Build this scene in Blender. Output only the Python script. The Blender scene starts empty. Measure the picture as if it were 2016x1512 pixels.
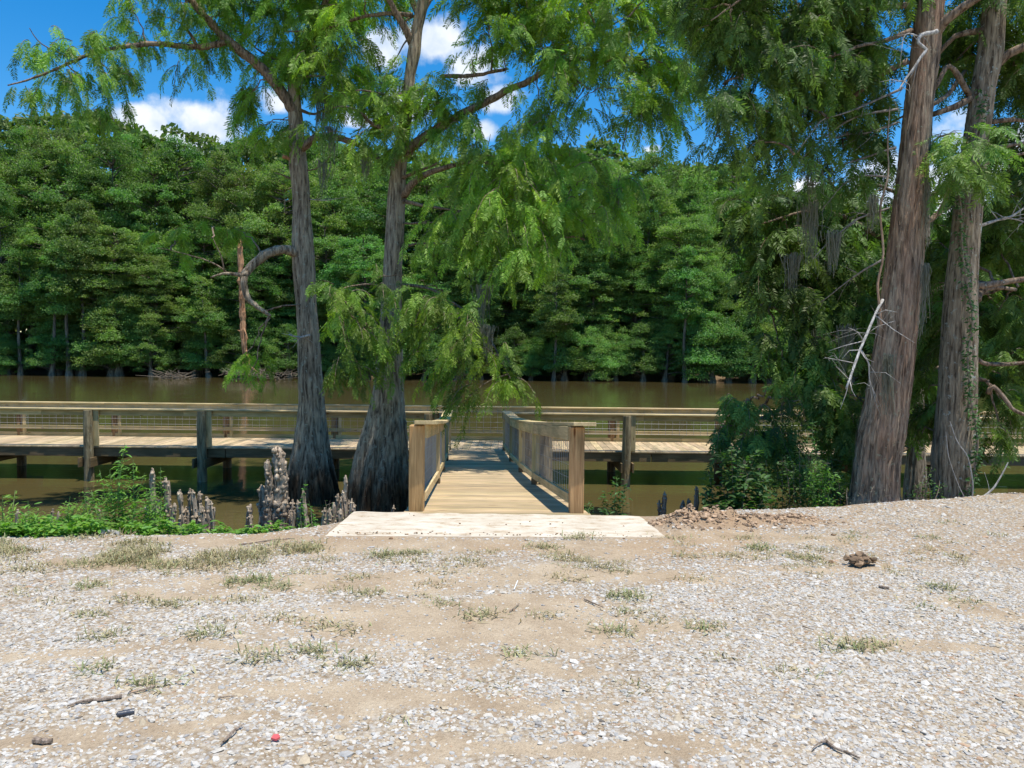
import bpy, math, random
import numpy as np
from mathutils import Vector, Matrix

R = math.radians
rng = np.random.default_rng(7)
random.seed(7)
scene = bpy.context.scene
C = scene.collection

# ------------------------------------------------------------------ camera
EYE = 1.56
PITCH, ROLL, F = 2.3, 0.6, 1515.0            # focal length in pixels of a 2016 px wide picture
cam_data = bpy.data.cameras.new("camera")
cam = bpy.data.objects.new("camera", cam_data)
C.objects.link(cam)
CAMR = Matrix.Rotation(R(90 - PITCH), 3, 'X') @ Matrix.Rotation(R(ROLL), 3, 'Z')
cam.matrix_world = Matrix.Translation((0, 0, EYE)) @ CAMR.to_4x4()
cam_data.sensor_width = 36.0
cam_data.lens = 36.0 * F / 2016.0
cam_data.clip_start = 0.05
cam_data.clip_end = 3000
scene.camera = cam

# ------------------------------------------------------------------ light
SUN_DIR = Vector((0.20, -0.14, 1.0)).normalized()      # towards the sun
SUN_EL = math.asin(SUN_DIR.z)
SUN_AZ = math.atan2(SUN_DIR.x, SUN_DIR.y)               # clockwise from +Y
SUN_STRENGTH, SKY_STRENGTH, EXPOSURE = 4.4, 0.098, 0.42
sl = bpy.data.lights.new("sun", 'SUN')
sl.energy = SUN_STRENGTH
sl.angle = R(0.55)
sl.color = (1.0, 0.95, 0.85)
so = bpy.data.objects.new("sun", sl)
so.rotation_euler = SUN_DIR.to_track_quat('Z', 'Y').to_euler()
so.location = (0, 0, 60)
C.objects.link(so)

scene.view_settings.view_transform = 'Standard'
scene.view_settings.look = 'None'
scene.view_settings.exposure = EXPOSURE
scene.view_settings.gamma = 1.0
scene.view_settings.use_curve_mapping = False
scene.cycles.max_bounces = 8
scene.cycles.transparent_max_bounces = 8
scene.cycles.caustics_reflective = False
scene.cycles.caustics_refractive = False


def ray(x, y):
    v = CAMR @ Vector(((x - 1008) / F, -(y - 756) / F, -1.0))
    return v


def P(x, y, d):
    """a place seen at photo position x, y and standing d metres in front of the lens"""
    v = ray(x, y)
    k = d / v.y
    return Vector((v.x * k, d, EYE + v.z * k))


def PZ(x, y, z=0.0):
    v = ray(x, y)
    k = (z - EYE) / v.z
    return Vector((v.x * k, v.y * k, z))


WATER_Z = -1.82
DECK_Z = -0.94

# ------------------------------------------------------------------ world: sky and cumulus clouds
world = bpy.data.worlds.new("World")
scene.world = world
world.use_nodes = True
nt = world.node_tree
N, L = nt.nodes, nt.links
N.clear()
out = N.new('ShaderNodeOutputWorld')
bg = N.new('ShaderNodeBackground')
sky = N.new('ShaderNodeTexSky')
sky.sky_type = 'NISHITA'
sky.sun_disc = False
sky.sun_elevation = SUN_EL
sky.sun_rotation = SUN_AZ
sky.air_density = 1.0
sky.dust_density = 0.1
sky.ozone_density = 1.6
hs = N.new('ShaderNodeHueSaturation')
hs.inputs['Saturation'].default_value = 1.5
hs.inputs['Value'].default_value = 1.4
L.new(sky.outputs[0], hs.inputs['Color'])
tc = N.new('ShaderNodeTexCoord')
CLOUDS = [(285, 245, 52, 30), (400, 240, 74, 48), (350, 275, 90, 34), (742, 100, 40, 38), (868, 78, 74, 48), (935, 120, 60, 40),
          (985, 200, 45, 26), (555, 205, 50, 30), (800, 200, 70, 34), (950, 258, 40, 22), (1280, 296, 26, 14), (700, 235, 50, 20),
          (1745, 375, 80, 70), (1850, 400, 70, 55), (1590, 366, 40, 26), (2000, 110, 40, 55), (1480, 2, 60, 26), (1340, 45, 25, 25),
          (1960, 300, 60, 60), (1700, -120, 220, 70), (900, -260, 260, 90), (-900, 60, 240, 80), (2500, 200, 300, 100), (300, -420, 300, 90)]
acc = None
for (cx, cy, rx, ry) in CLOUDS:
    c = ray(cx, cy).normalized()
    sub = N.new('ShaderNodeVectorMath'); sub.operation = 'SUBTRACT'
    L.new(tc.outputs['Generated'], sub.inputs[0]); sub.inputs[1].default_value = c
    mul = N.new('ShaderNodeVectorMath'); mul.operation = 'MULTIPLY'
    kx, kz = F / rx, F / ry
    L.new(sub.outputs[0], mul.inputs[0]); mul.inputs[1].default_value = (kx, kx * 0.4, kz)
    ln = N.new('ShaderNodeVectorMath'); ln.operation = 'LENGTH'
    L.new(mul.outputs[0], ln.inputs[0])
    mr = N.new('ShaderNodeMapRange')
    mr.inputs['From Min'].default_value = 0.0; mr.inputs['From Max'].default_value = 1.7
    mr.inputs['To Min'].default_value = 1.0; mr.inputs['To Max'].default_value = 0.0
    L.new(ln.outputs['Value'], mr.inputs['Value'])
    if acc is None:
        acc = mr.outputs[0]
    else:
        mx = N.new('ShaderNodeMath'); mx.operation = 'MAXIMUM'
        L.new(acc, mx.inputs[0]); L.new(mr.outputs[0], mx.inputs[1])
        acc = mx.outputs[0]
nz = N.new('ShaderNodeTexNoise')
nz.inputs['Scale'].default_value = 17.0
nz.inputs['Detail'].default_value = 9.0
nz.inputs['Roughness'].default_value = 0.56
L.new(tc.outputs['Generated'], nz.inputs['Vector'])
ma = N.new('ShaderNodeMath'); ma.operation = 'MULTIPLY_ADD'
L.new(nz.outputs['Fac'], ma.inputs[0]); ma.inputs[1].default_value = 1.5; ma.inputs[2].default_value = -0.75
ad = N.new('ShaderNodeMath'); ad.operation = 'ADD'
L.new(acc, ad.inputs[0]); L.new(ma.outputs[0], ad.inputs[1])
edge = N.new('ShaderNodeMapRange')
edge.interpolation_type = 'SMOOTHSTEP'
edge.inputs['From Min'].default_value = 0.40; edge.inputs['From Max'].default_value = 0.78
L.new(ad.outputs[0], edge.inputs['Value'])
nz2 = N.new('ShaderNodeTexNoise')
nz2.inputs['Scale'].default_value = 30.0; nz2.inputs['Detail'].default_value = 5.0
L.new(tc.outputs['Generated'], nz2.inputs['Vector'])
cr = N.new('ShaderNodeValToRGB')
cr.color_ramp.elements[0].position = 0.32; cr.color_ramp.elements[0].color = (4.6, 5.7, 7.3, 1)
cr.color_ramp.elements[1].position = 0.62; cr.color_ramp.elements[1].color = (7.6, 8.0, 8.5, 1)
L.new(nz2.outputs['Fac'], cr.inputs['Fac'])
mixc = N.new('ShaderNodeMix'); mixc.data_type = 'RGBA'
L.new(edge.outputs[0], mixc.inputs['Factor'])
L.new(hs.outputs[0], mixc.inputs[6]); L.new(cr.outputs[0], mixc.inputs[7])
L.new(mixc.outputs[2], bg.inputs['Color'])
bg.inputs['Strength'].default_value = SKY_STRENGTH
L.new(bg.outputs[0], out.inputs['Surface'])


# ------------------------------------------------------------------ helpers
def lab(o, label=None, cat=None, group=None, kind=None):
    if label: o['label'] = label
    if cat: o['category'] = cat
    if group: o['group'] = group
    if kind: o['kind'] = kind
    return o


def empty(name, loc, label=None, cat=None, group=None):
    o = bpy.data.objects.new(name, None)
    o.location = loc
    o.empty_display_size = 0.2
    C.objects.link(o)
    return lab(o, label, cat, group)


class MB:
    """collects geometry of ONE part"""
    def __init__(self):
        self.v, self.q, self.t, self.c, self.l, self.n = [], [], [], [], [], 0

    def add(self, v, quads=None, tris=None, col=(1, 1, 1), loc=None):
        v = np.asarray(v, dtype=np.float64).reshape(-1, 3)
        if quads is not None and len(quads): self.q.append(np.asarray(quads, dtype=np.int64).reshape(-1, 4) + self.n)
        if tris is not None and len(tris): self.t.append(np.asarray(tris, dtype=np.int64).reshape(-1, 3) + self.n)
        c = np.asarray(col, dtype=np.float64)
        if c.ndim == 1: c = np.tile(c, (len(v), 1))
        self.c.append(c)
        self.l.append(np.zeros((len(v), 3)) if loc is None else np.asarray(loc, dtype=np.float64))
        self.v.append(v)
        self.n += len(v)
        return self

    def mesh(self, name, mat, smooth=False):
        me = bpy.data.meshes.new(name)
        v = np.concatenate(self.v)
        q = np.concatenate(self.q) if self.q else np.zeros((0, 4), int)
        t = np.concatenate(self.t) if self.t else np.zeros((0, 3), int)
        me.vertices.add(len(v)); me.vertices.foreach_set('co', v.astype(np.float32).ravel())
        loops = np.concatenate([q.ravel(), t.ravel()]).astype(np.int32)
        me.loops.add(len(loops)); me.loops.foreach_set('vertex_index', loops)
        np_ = len(q) + len(t)
        me.polygons.add(np_)
        tot = np.concatenate([np.full(len(q), 4), np.full(len(t), 3)]).astype(np.int32)
        st = np.concatenate([[0], np.cumsum(tot)[:-1]]).astype(np.int32) if np_ else np.zeros(0, np.int32)
        me.polygons.foreach_set('loop_start', st)
        me.polygons.foreach_set('use_smooth', np.full(np_, smooth))
        c = np.concatenate(self.c)
        a = me.attributes.new('tint', 'FLOAT_COLOR', 'POINT')
        a.data.foreach_set('color', np.concatenate([c, np.ones((len(c), 1))], 1).astype(np.float32).ravel())
        l = np.concatenate(self.l)
        if np.abs(l).max() > 0:
            a = me.attributes.new('board', 'FLOAT_VECTOR', 'POINT')
            a.data.foreach_set('vector', l.astype(np.float32).ravel())
        me.materials.append(mat)
        me.update(calc_edges=True)
        me.validate()
        return me

    def build(self, name, mat, parent=None, smooth=False, bevel=0.0):
        o = bpy.data.objects.new(name, self.mesh(name, mat, smooth))
        C.objects.link(o)
        if parent is not None:
            o.parent = parent
            o.location = -Vector(parent.location)
        if bevel:
            m = o.modifiers.new('bevel', 'BEVEL'); m.width = bevel; m.segments = 1; m.limit_method = 'ANGLE'
        return o

    def beam(self, a, b, w, h, col=None, up=(0, 0, 1), roll=0.0):
        """board from a to b, w wide sideways, h high"""
        a, b = Vector(a), Vector(b)
        d = b - a
        ln = d.length
        if ln < 1e-6: return self
        d.normalize()
        upv = Vector(up)
        s = d.cross(upv)
        if s.length < 1e-4: s = d.cross(Vector((0, 1, 0)))
        s.normalize()
        u = s.cross(d).normalized()
        if col is None:
            k = random.uniform(0.74, 1.14); col = (k, k * random.uniform(.97, 1.02), k * random.uniform(.93, 1.03))
        vs, ls = [], []
        ox, oy = random.uniform(0, 60), random.uniform(0, 60)
        for e, pt in ((0, a), (1, b)):
            for sx, sz in ((-1, -1), (1, -1), (1, 1), (-1, 1)):
                vs.append(pt + s * (sx * w / 2) + u * (sz * h / 2))
                ls.append((e * ln + ox, sx * w / 2 + oy, sz * h / 2 + oy))
        q = [(0, 1, 2, 3), (7, 6, 5, 4), (0, 4, 5, 1), (1, 5, 6, 2), (2, 6, 7, 3), (3, 7, 4, 0)]
        return self.add([tuple(x) for x in vs], quads=q, col=col, loc=ls)

    def tube(self, pts, rad, seg=8, col=(1, 1, 1), jitter=0.0, cap=True):
        pts = np.asarray([tuple(p) for p in pts], dtype=float)
        n = len(pts)
        rad = np.asarray(rad, dtype=float) * np.ones(n)
        tan = np.gradient(pts, axis=0)
        tan /= np.linalg.norm(tan, axis=1)[:, None] + 1e-9
        ref = np.array([0.31, 0.95, 0.05])
        if abs(np.dot(tan.mean(0), ref)) > 0.85 * np.linalg.norm(tan.mean(0)): ref = np.array([0.9, 0.1, 0.4])
        u = np.cross(tan, ref); u /= np.linalg.norm(u, axis=1)[:, None] + 1e-9
        w = np.cross(tan, u)
        th = np.linspace(0, 2 * np.pi, seg, endpoint=False)
        rr = rad[:, None] * (1 + jitter * rng.normal(size=(n, seg)))
        v = pts[:, None] + rr[..., None] * (np.cos(th)[None, :, None] * u[:, None] + np.sin(th)[None, :, None] * w[:, None])
        i = np.arange(n - 1)[:, None] * seg; j = np.arange(seg)[None]; j2 = (j + 1) % seg
        q = np.stack([i + j, i + j2, i + seg + j2, i + seg + j], -1).reshape(-1, 4)
        tris = []
        vv = v.reshape(-1, 3)
        if cap:
            vv = np.concatenate([vv, pts[:1], pts[-1:]])
            b0, b1 = n * seg, n * seg + 1
            tris = [(b0, (k + 1) % seg, k) for k in range(seg)] + [(b1, (n - 1) * seg + k, (n - 1) * seg + (k + 1) % seg) for k in range(seg)]
        return self.add(vv, quads=q, tris=tris, col=col)


def smooth_path(pts, rad, step):
    """Catmull-Rom resample of world points with radii"""
    p = np.asarray([tuple(x) for x in pts], float); r = np.asarray(rad, float)
    p2 = np.concatenate([[2 * p[0] - p[1]], p, [2 * p[-1] - p[-2]]]); r2 = np.concatenate([[r[0]], r, [r[-1]]])
    o, q = [], []
    for i in range(1, len(p2) - 2):
        n = max(2, int(np.linalg.norm(p2[i + 1] - p2[i]) / step))
        for k in range(n):
            t = k / n
            a, b, c, d = p2[i - 1], p2[i], p2[i + 1], p2[i + 2]
            o.append(0.5 * ((2 * b) + (-a + c) * t + (2 * a - 5 * b + 4 * c - d) * t * t + (-a + 3 * b - 3 * c + d) * t ** 3))
            q.append(r2[i] * (1 - t) + r2[i + 1] * t)
    o.append(p2[-2]); q.append(r2[-2])
    return np.array(o), np.array(q)


# ------------------------------------------------------------------ materials
def new_mat(name):
    m = bpy.data.materials.new(name)
    m.use_nodes = True
    t = m.node_tree
    return m, t.nodes, t.links, t.nodes['Principled BSDF']


def node(N, kind, **kw):
    n = N.new(kind)
    for k, v in kw.items(): n.inputs[k].default_value = v
    return n


def ramp(N, L, fac, stops):
    r = N.new('ShaderNodeValToRGB')
    e = r.color_ramp.elements
    while len(e) < len(stops): e.new(0.5)
    for i, (p, c) in enumerate(stops):
        e[i].position = p; e[i].color = (c[0], c[1], c[2], 1)
    L.new(fac, r.inputs['Fac'])
    return r.outputs[0]


def mulc(N, L, a, b):
    m = N.new('ShaderNodeMix'); m.data_type = 'RGBA'; m.blend_type = 'MULTIPLY'
    m.inputs['Factor'].default_value = 1.0
    L.new(a, m.inputs[6]); L.new(b, m.inputs[7])
    return m.outputs[2]


def mixc_(N, L, f, a, b):
    m = N.new('ShaderNodeMix'); m.data_type = 'RGBA'
    L.new(f, m.inputs['Factor'])
    for s, k in ((a, 6), (b, 7)):
        if isinstance(s, tuple): m.inputs[k].default_value = (*s, 1)
        else: L.new(s, m.inputs[k])
    return m.outputs[2]


def attr(N, name):
    a = N.new('ShaderNodeAttribute'); a.attribute_name = name
    return a


def bump(N, L, h, strength, dist, bs):
    b = N.new('ShaderNodeBump'); b.inputs['Strength'].default_value = strength; b.inputs['Distance'].default_value = dist
    L.new(h, b.inputs['Height']); L.new(b.outputs[0], bs.inputs['Normal'])


def wood_mat(name, dark, light, grey=0.0):
    m, N, L, bs = new_mat(name)
    a = attr(N, 'board')
    mp = node(N, 'ShaderNodeMapping', Scale=(1.6, 34, 34)); L.new(a.outputs['Vector'], mp.inputs['Vector'])
    n1 = node(N, 'ShaderNodeTexNoise', Scale=1.6, Detail=7.0, Roughness=0.6, Distortion=0.6); L.new(mp.outputs[0], n1.inputs['Vector'])
    col = ramp(N, L, n1.outputs['Fac'], [(0.3, dark), (0.52, tuple((x + y) / 2 for x, y in zip(dark, light))), (0.72, light)])
    mp2 = node(N, 'ShaderNodeMapping', Scale=(1.2, 4, 4)); L.new(a.outputs['Vector'], mp2.inputs['Vector'])
    n2 = node(N, 'ShaderNodeTexNoise', Scale=1.5, Detail=4.0); L.new(mp2.outputs[0], n2.inputs['Vector'])
    st = ramp(N, L, n2.outputs['Fac'], [(0.3, (0.62, 0.66, 0.62)), (0.6, (1.05, 1.03, 1.0))])
    col = mulc(N, L, col, st)
    vo = node(N, 'ShaderNodeTexVoronoi', Scale=1.0); mp3 = node(N, 'ShaderNodeMapping', Scale=(1.6, 7, 7))
    L.new(a.outputs['Vector'], mp3.inputs['Vector']); L.new(mp3.outputs[0], vo.inputs['Vector'])
    kn = ramp(N, L, vo.outputs['Distance'], [(0.05, (0.42, 0.28, 0.18)), (0.11, (1, 1, 1))])
    col = mulc(N, L, col, kn)
    col = mulc(N, L, col, attr(N, 'tint').outputs['Color'])
    L.new(col, bs.inputs['Base Color'])
    bs.inputs['Roughness'].default_value = 0.78
    bs.inputs['Specular IOR Level'].default_value = 0.25
    bump(N, L, n1.outputs['Fac'], 0.5, 0.004, bs)
    return m


M_DECK = wood_mat('deck_wood', (0.38, 0.28, 0.165), (0.68, 0.52, 0.32))
M_RAIL = wood_mat('rail_wood', (0.50, 0.37, 0.185), (0.80, 0.63, 0.35))
M_POST = wood_mat('post_wood', (0.27, 0.15, 0.065), (0.56, 0.35, 0.17))
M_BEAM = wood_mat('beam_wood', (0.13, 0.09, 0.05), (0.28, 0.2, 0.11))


def simple_mat(name, col, rough=0.6, metal=0.0, var=0.3, scale=20.0):
    m, N, L, bs = new_mat(name)
    tc = N.new('ShaderNodeTexCoord')
    n = node(N, 'ShaderNodeTexNoise', Scale=scale, Detail=5.0); L.new(tc.outputs['Object'], n.inputs['Vector'])
    c = ramp(N, L, n.outputs['Fac'], [(0.3, tuple(x * (1 - var) for x in col)), (0.7, tuple(min(1, x * (1 + var)) for x in col))])
    c = mulc(N, L, c, attr(N, 'tint').outputs['Color'])
    L.new(c, bs.inputs['Base Color'])
    bs.inputs['Roughness'].default_value = rough; bs.inputs['Metallic'].default_value = metal
    bump(N, L, n.outputs['Fac'], 0.4, 0.01, bs)
    return m


M_WIRE = simple_mat('galvanised_wire', (0.36, 0.37, 0.38), 0.6, 0.3, 0.1)
M_PILE = None


def bark_mat(name, dark, light, lichen, lich_amt=0.5, scale=1.0, stain=None, red=None):
    m, N, L, bs = new_mat(name)
    tc = N.new('ShaderNodeTexCoord')
    mp = node(N, 'ShaderNodeMapping', Scale=(18 * scale, 18 * scale, 2.4 * scale)); L.new(tc.outputs['Object'], mp.inputs['Vector'])
    n1 = node(N, 'ShaderNodeTexNoise', Scale=1.0, Detail=8.0, Roughness=0.62, Distortion=0.35); L.new(mp.outputs[0], n1.inputs['Vector'])
    mid = tuple((a + b) / 2 for a, b in zip(dark, light))
    col = ramp(N, L, n1.outputs['Fac'], [(0.36, dark), (0.48, mid), (0.62, light)])
    if red:
        mp4 = node(N, 'ShaderNodeMapping', Scale=(6, 6, 0.5)); L.new(tc.outputs['Object'], mp4.inputs['Vector'])
        n4 = node(N, 'ShaderNodeTexNoise', Scale=1.0, Detail=5.0); L.new(mp4.outputs[0], n4.inputs['Vector'])
        f = ramp(N, L, n4.outputs['Fac'], [(0.42, (0, 0, 0)), (0.58, (1, 1, 1))])
        rcol = ramp(N, L, n1.outputs['Fac'], [(0.35, tuple(x * .4 for x in red)), (0.6, red)])
        col = mixc_(N, L, f, col, rcol)
    n2 = node(N, 'ShaderNodeTexNoise', Scale=9.0 * scale, Detail=6.0, Roughness=0.75); L.new(tc.outputs['Object'], n2.inputs['Vector'])
    f = ramp(N, L, n2.outputs['Fac'], [(0.64 - 0.14 * lich_amt, (0, 0, 0)), (0.70 - 0.12 * lich_amt, (0.85, 0.85, 0.85))])
    col = mixc_(N, L, f, col, lichen)
    if stain is not None:
        sp = N.new('ShaderNodeSeparateXYZ'); L.new(tc.outputs['Object'], sp.inputs[0])
        n3 = node(N, 'ShaderNodeTexNoise', Scale=2.2, Detail=4.0); L.new(mp.outputs[0], n3.inputs['Vector'])
        n3.inputs['Scale'].default_value = 0.35
        ad = N.new('ShaderNodeMath'); ad.operation = 'MULTIPLY_ADD'; L.new(n3.outputs['Fac'], ad.inputs[0]); ad.inputs[1].default_value = 1.1
        L.new(sp.outputs['Z'], ad.inputs[2])
        mr = N.new('ShaderNodeMapRange'); mr.inputs['From Min'].default_value = stain + 0.3; mr.inputs['From Max'].default_value = stain + 0.95
        L.new(ad.outputs[0], mr.inputs['Value'])
        wet = mulc(N, L, col, ramp(N, L, n3.outputs['Fac'], [(0.35, (0.14, 0.12, 0.10)), (0.62, (0.50, 0.40, 0.32))]))
        col = mixc_(N, L, mr.outputs[0], wet, col)
    col = mulc(N, L, col, attr(N, 'tint').outputs['Color'])
    L.new(col, bs.inputs['Base Color'])
    bs.inputs['Roughness'].default_value = 0.9
    bs.inputs['Specular IOR Level'].default_value = 0.15
    bump(N, L, n1.outputs['Fac'], 1.0, 0.05 / scale, bs)
    return m


M_BARK_A = bark_mat('cypress_bark_grey', (0.085, 0.058, 0.038), (0.48, 0.38, 0.265), (0.42, 0.43, 0.33), 0.45, stain=-1.1 )
M_BARK_LIMB = bark_mat('cypress_limb_bark', (0.07, 0.045, 0.03), (0.34, 0.25, 0.18), (0.36, 0.38, 0.33), 0.25, 1.4)
M_BARK_C = bark_mat('fibrous_red_bark', (0.075, 0.052, 0.038), (0.46, 0.345, 0.24), (0.38, 0.38, 0.26), 0.35, 1.5, red=(0.46, 0.29, 0.19))
M_BARK_D = bark_mat('grey_ridged_bark', (0.078, 0.055, 0.036), (0.42, 0.335, 0.235), (0.45, 0.5, 0.44), 0.45, 1.6)
M_BARK_FAR = bark_mat('far_bark', (0.05, 0.042, 0.032), (0.26, 0.22, 0.17), (0.3, 0.3, 0.25), 0.15, 0.25)
M_DEAD = bark_mat('bleached_dead_wood', (0.24, 0.22, 0.2), (0.6, 0.57, 0.53), (0.5, 0.5, 0.45), 0.2, 2.0)
M_TWIGGREY = bark_mat('grey_bare_twig', (0.12, 0.10, 0.085), (0.36, 0.32, 0.28), (0.4, 0.4, 0.36), 0.2, 2.0)
M_SNAG = bark_mat('split_orange_wood', (0.22, 0.1, 0.05), (0.62, 0.34, 0.18), (0.5, 0.4, 0.3), 0.0, 0.4)
M_KNEE = bark_mat('knee_bark', (0.15, 0.11, 0.075), (0.50, 0.41, 0.31), (0.62, 0.55, 0.46), 0.35, 2.2)
M_PILE = bark_mat('treated_piling', (0.18, 0.13, 0.075), (0.48, 0.37, 0.225), (0.34, 0.36, 0.30), 0.3, 1.0, stain=-2.3)
M_STICK = bark_mat('stick_bark', (0.14, 0.1, 0.07), (0.38, 0.3, 0.24), (0.4, 0.36, 0.3), 0.1, 4.0)


def leaf_mat(name, base, trans, tfac=0.38, rough=0.55, hue=0.02, val=0.22):
    m, N, L, bs = new_mat(name)
    at = attr(N, 'tint')
    oi = N.new('ShaderNodeObjectInfo')
    hsv = N.new('ShaderNodeHueSaturation')
    mr = N.new('ShaderNodeMapRange'); mr.inputs['To Min'].default_value = 0.5 - hue; mr.inputs['To Max'].default_value = 0.5 + hue
    L.new(oi.outputs['Random'], mr.inputs['Value']); L.new(mr.outputs[0], hsv.inputs['Hue'])
    sn = N.new('ShaderNodeMath'); sn.operation = 'MULTIPLY'; L.new(oi.outputs['Random'], sn.inputs[0]); sn.inputs[1].default_value = 37.7
    fr = N.new('ShaderNodeMath'); fr.operation = 'FRACT'; L.new(sn.outputs[0], fr.inputs[0])
    mr2 = N.new('ShaderNodeMapRange'); mr2.inputs['To Min'].default_value = 1 - val; mr2.inputs['To Max'].default_value = 1 + val
    L.new(fr.outputs[0], mr2.inputs['Value']); L.new(mr2.outputs[0], hsv.inputs['Value'])
    rgb = N.new('ShaderNodeRGB'); rgb.outputs[0].default_value = (*base, 1)
    L.new(mulc(N, L, rgb.outputs[0], at.outputs['Color']), hsv.inputs['Color'])
    L.new(hsv.outputs[0], bs.inputs['Base Color'])
    bs.inputs['Roughness'].default_value = rough
    bs.inputs['Specular IOR Level'].default_value = 0.35
    tr = N.new('ShaderNodeBsdfTranslucent')
    k = N.new('ShaderNodeMix'); k.data_type = 'RGBA'; k.blend_type = 'MULTIPLY'; k.inputs['Factor'].default_value = 1
    L.new(hsv.outputs[0], k.inputs[6]); k.inputs[7].default_value = (*trans, 1)
    L.new(k.outputs[2], tr.inputs['Color'])
    ms = N.new('ShaderNodeMixShader'); ms.inputs[0].default_value = tfac
    L.new(bs.outputs[0], ms.inputs[1]); L.new(tr.outputs[0], ms.inputs[2])
    L.new(ms.outputs[0], N['Material Output'].inputs['Surface'])
    return m


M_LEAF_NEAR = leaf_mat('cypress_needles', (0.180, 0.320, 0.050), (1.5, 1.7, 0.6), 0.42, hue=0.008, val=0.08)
M_LEAF_DARK = leaf_mat('shaded_needles', (0.11, 0.195, 0.04), (1.4, 1.6, 0.7), 0.38, hue=0.008, val=0.08)  # darker copy of the needles, shade put into the base colour
M_LEAF_FAR = leaf_mat('forest_leaves', (0.152, 0.255, 0.068), (1.2, 1.6, 0.6), 0.42, hue=0.024, val=0.26)
M_LEAF_WEED = leaf_mat('weed_leaves', (0.17, 0.36, 0.06), (1.4, 1.6, 0.6), 0.4, hue=0.015, val=0.12)
M_LEAF_SHRUB = leaf_mat('shrub_leaves', (0.06, 0.13, 0.035), (1.4, 1.7, 0.6), 0.35, hue=0.01, val=0.1)
M_GRASS = leaf_mat('dry_grass', (0.5, 0.5, 0.5), (1.1, 1.1, 0.8), 0.3, hue=0.0, val=0.0)
M_MOSS = leaf_mat('spanish_moss', (0.22, 0.215, 0.155), (1.0, 1.0, 0.9), 0.3, hue=0.005, val=0.12)


# ------------------------------------------------------------------ ground, water
def vnoise(x, y, s, seed=0):
    """smooth value noise"""
    r = np.random.default_rng(seed); tab = r.random((64, 64))
    X, Y = x / s, y / s
    xi, yi = np.floor(X).astype(int), np.floor(Y).astype(int)
    fx, fy = X - xi, Y - yi
    fx, fy = fx * fx * (3 - 2 * fx), fy * fy * (3 - 2 * fy)
    g = lambda a, b: tab[a % 64, b % 64]
    return (g(xi, yi) * (1 - fx) * (1 - fy) + g(xi + 1, yi) * fx * (1 - fy) + g(xi, yi + 1) * (1 - fx) * fy + g(xi + 1, yi + 1) * fx * fy)


EDGE_X = np.array([-400, -60, -12, -5.5, -4.3, -3.0, -2.2, -1.7, -1.3, 1.3, 1.6, 2.2, 3.2, 4.4, 5.6, 7.5, 14, 60, 400.])
EDGE_Y = np.array([3.0, 4.0, 5.6, 6.1, 6.3, 6.45, 6.6, 6.9, 7.35, 7.4, 7.45, 7.6, 7.8, 8.15, 8.55, 8.8, 9.2, 10, 12.])


def bank_edge(x):
    return np.interp(x, EDGE_X, EDGE_Y) + 0.10 * (vnoise(x, x * 0, 0.7, 3) - 0.5) + 0.05 * (vnoise(x, x * 0, 0.2, 4) - 0.5)


FAR_BANK = 97.0


def far_edge(x):
    return FAR_BANK + 5.0 * (vnoise(x, x * 0 + 3, 14.0, 9) - 0.5) + 1.5 * (vnoise(x, x * 0, 4.0, 10) - 0.5)


MOUND = [(*PZ(1420, 1035)[:2], 0.42, 0.17, 0.085), (*PZ(1345, 1032)[:2], 0.25, 0.13, 0.06), (*PZ(1520, 1030)[:2], 0.42, 0.18, 0.05)]


def ground_z(x, y):
    e = bank_edge(x)
    near = 0.03 * (vnoise(x, y, 1.9, 1) - 0.5) + 0.016 * (vnoise(x, y, 0.45, 2) - 0.5) + 0.006 * (vnoise(x, y, 0.12, 5) - 0.5)
    near = near + 0.05 * np.clip((x - 2.0) / 3.5, 0, 1) * np.clip((y - 4) / 4, 0, 1)      # the lot climbs gently to the right
    over = np.clip(y - e, 0, None)
    dropz = -0.62 * over * (0.3 + 0.7 * np.clip(over / 0.5, 0, 1)) + 0.07 * (vnoise(x, y, 0.5, 6) - 0.5) * np.clip(over / 0.4, 0, 1)
    dropz = np.maximum(dropz, -3.6)
    fe = far_edge(x)
    rise = np.clip((y - fe) * 0.30, -1.4, 1.0) + 0.5 * (vnoise(x, y, 9, 7) - 0.5) * np.clip((y - fe) / 5, 0, 1)
    z = near + dropz
    z = np.where(y > fe - 6, np.maximum(z, WATER_Z + rise), z)
    # the flat bed under the concrete landing
    s = np.clip(1 - np.abs(x + 0.1) / 1.55, 0, 1) * np.clip((y - 6.35) * 8, 0, 1) * np.clip((7.6 - y) * 8, 0, 1)
    z = np.where((s > 0) & (y < 7.5), np.minimum(z, -0.02), z)
    f_ = np.clip((1.62 - np.abs(x + 0.1)) * 6, 0, 1) * np.clip((y - 6.15) * 6, 0, 1) * (y < 6.52)
    z = np.where(f_ > 0, np.maximum(z, z * (1 - f_) + 0.003 * f_), z)
    for (mx, my, rx, ry, h) in MOUND:
        g = np.exp(-((x - mx) / rx) ** 2 - ((y - my) / ry) ** 2)
        z = z + h * g * (0.55 + 0.9 * vnoise(x, y, 0.075, 11) * 1.0) * (0.7 + .6 * vnoise(x, y, 0.03, 12))
    return z


def axis(lo, hi, step, far_lo, far_hi, grow=1.22):
    a = list(np.arange(lo, hi, step))
    s, p = step, lo
    left = []
    while p > far_lo:
        s *= grow; p -= s; left.append(p)
    s, p = step, a[-1]
    while p < far_hi:
        s *= grow; p += s; a.append(p)
    return np.array(left[::-1] + a)


def grid_mesh(xs, ys, zf):
    X, Y = np.meshgrid(xs, ys)
    Z = zf(X.ravel(), Y.ravel())
    v = np.stack([X.ravel(), Y.ravel(), Z], 1)
    nx, ny = len(xs), len(ys)
    i = (np.arange(ny - 1)[:, None] * nx + np.arange(nx - 1)[None]).ravel()
    return v, np.stack([i, i + 1, i + nx + 1, i + nx], 1)


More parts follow.
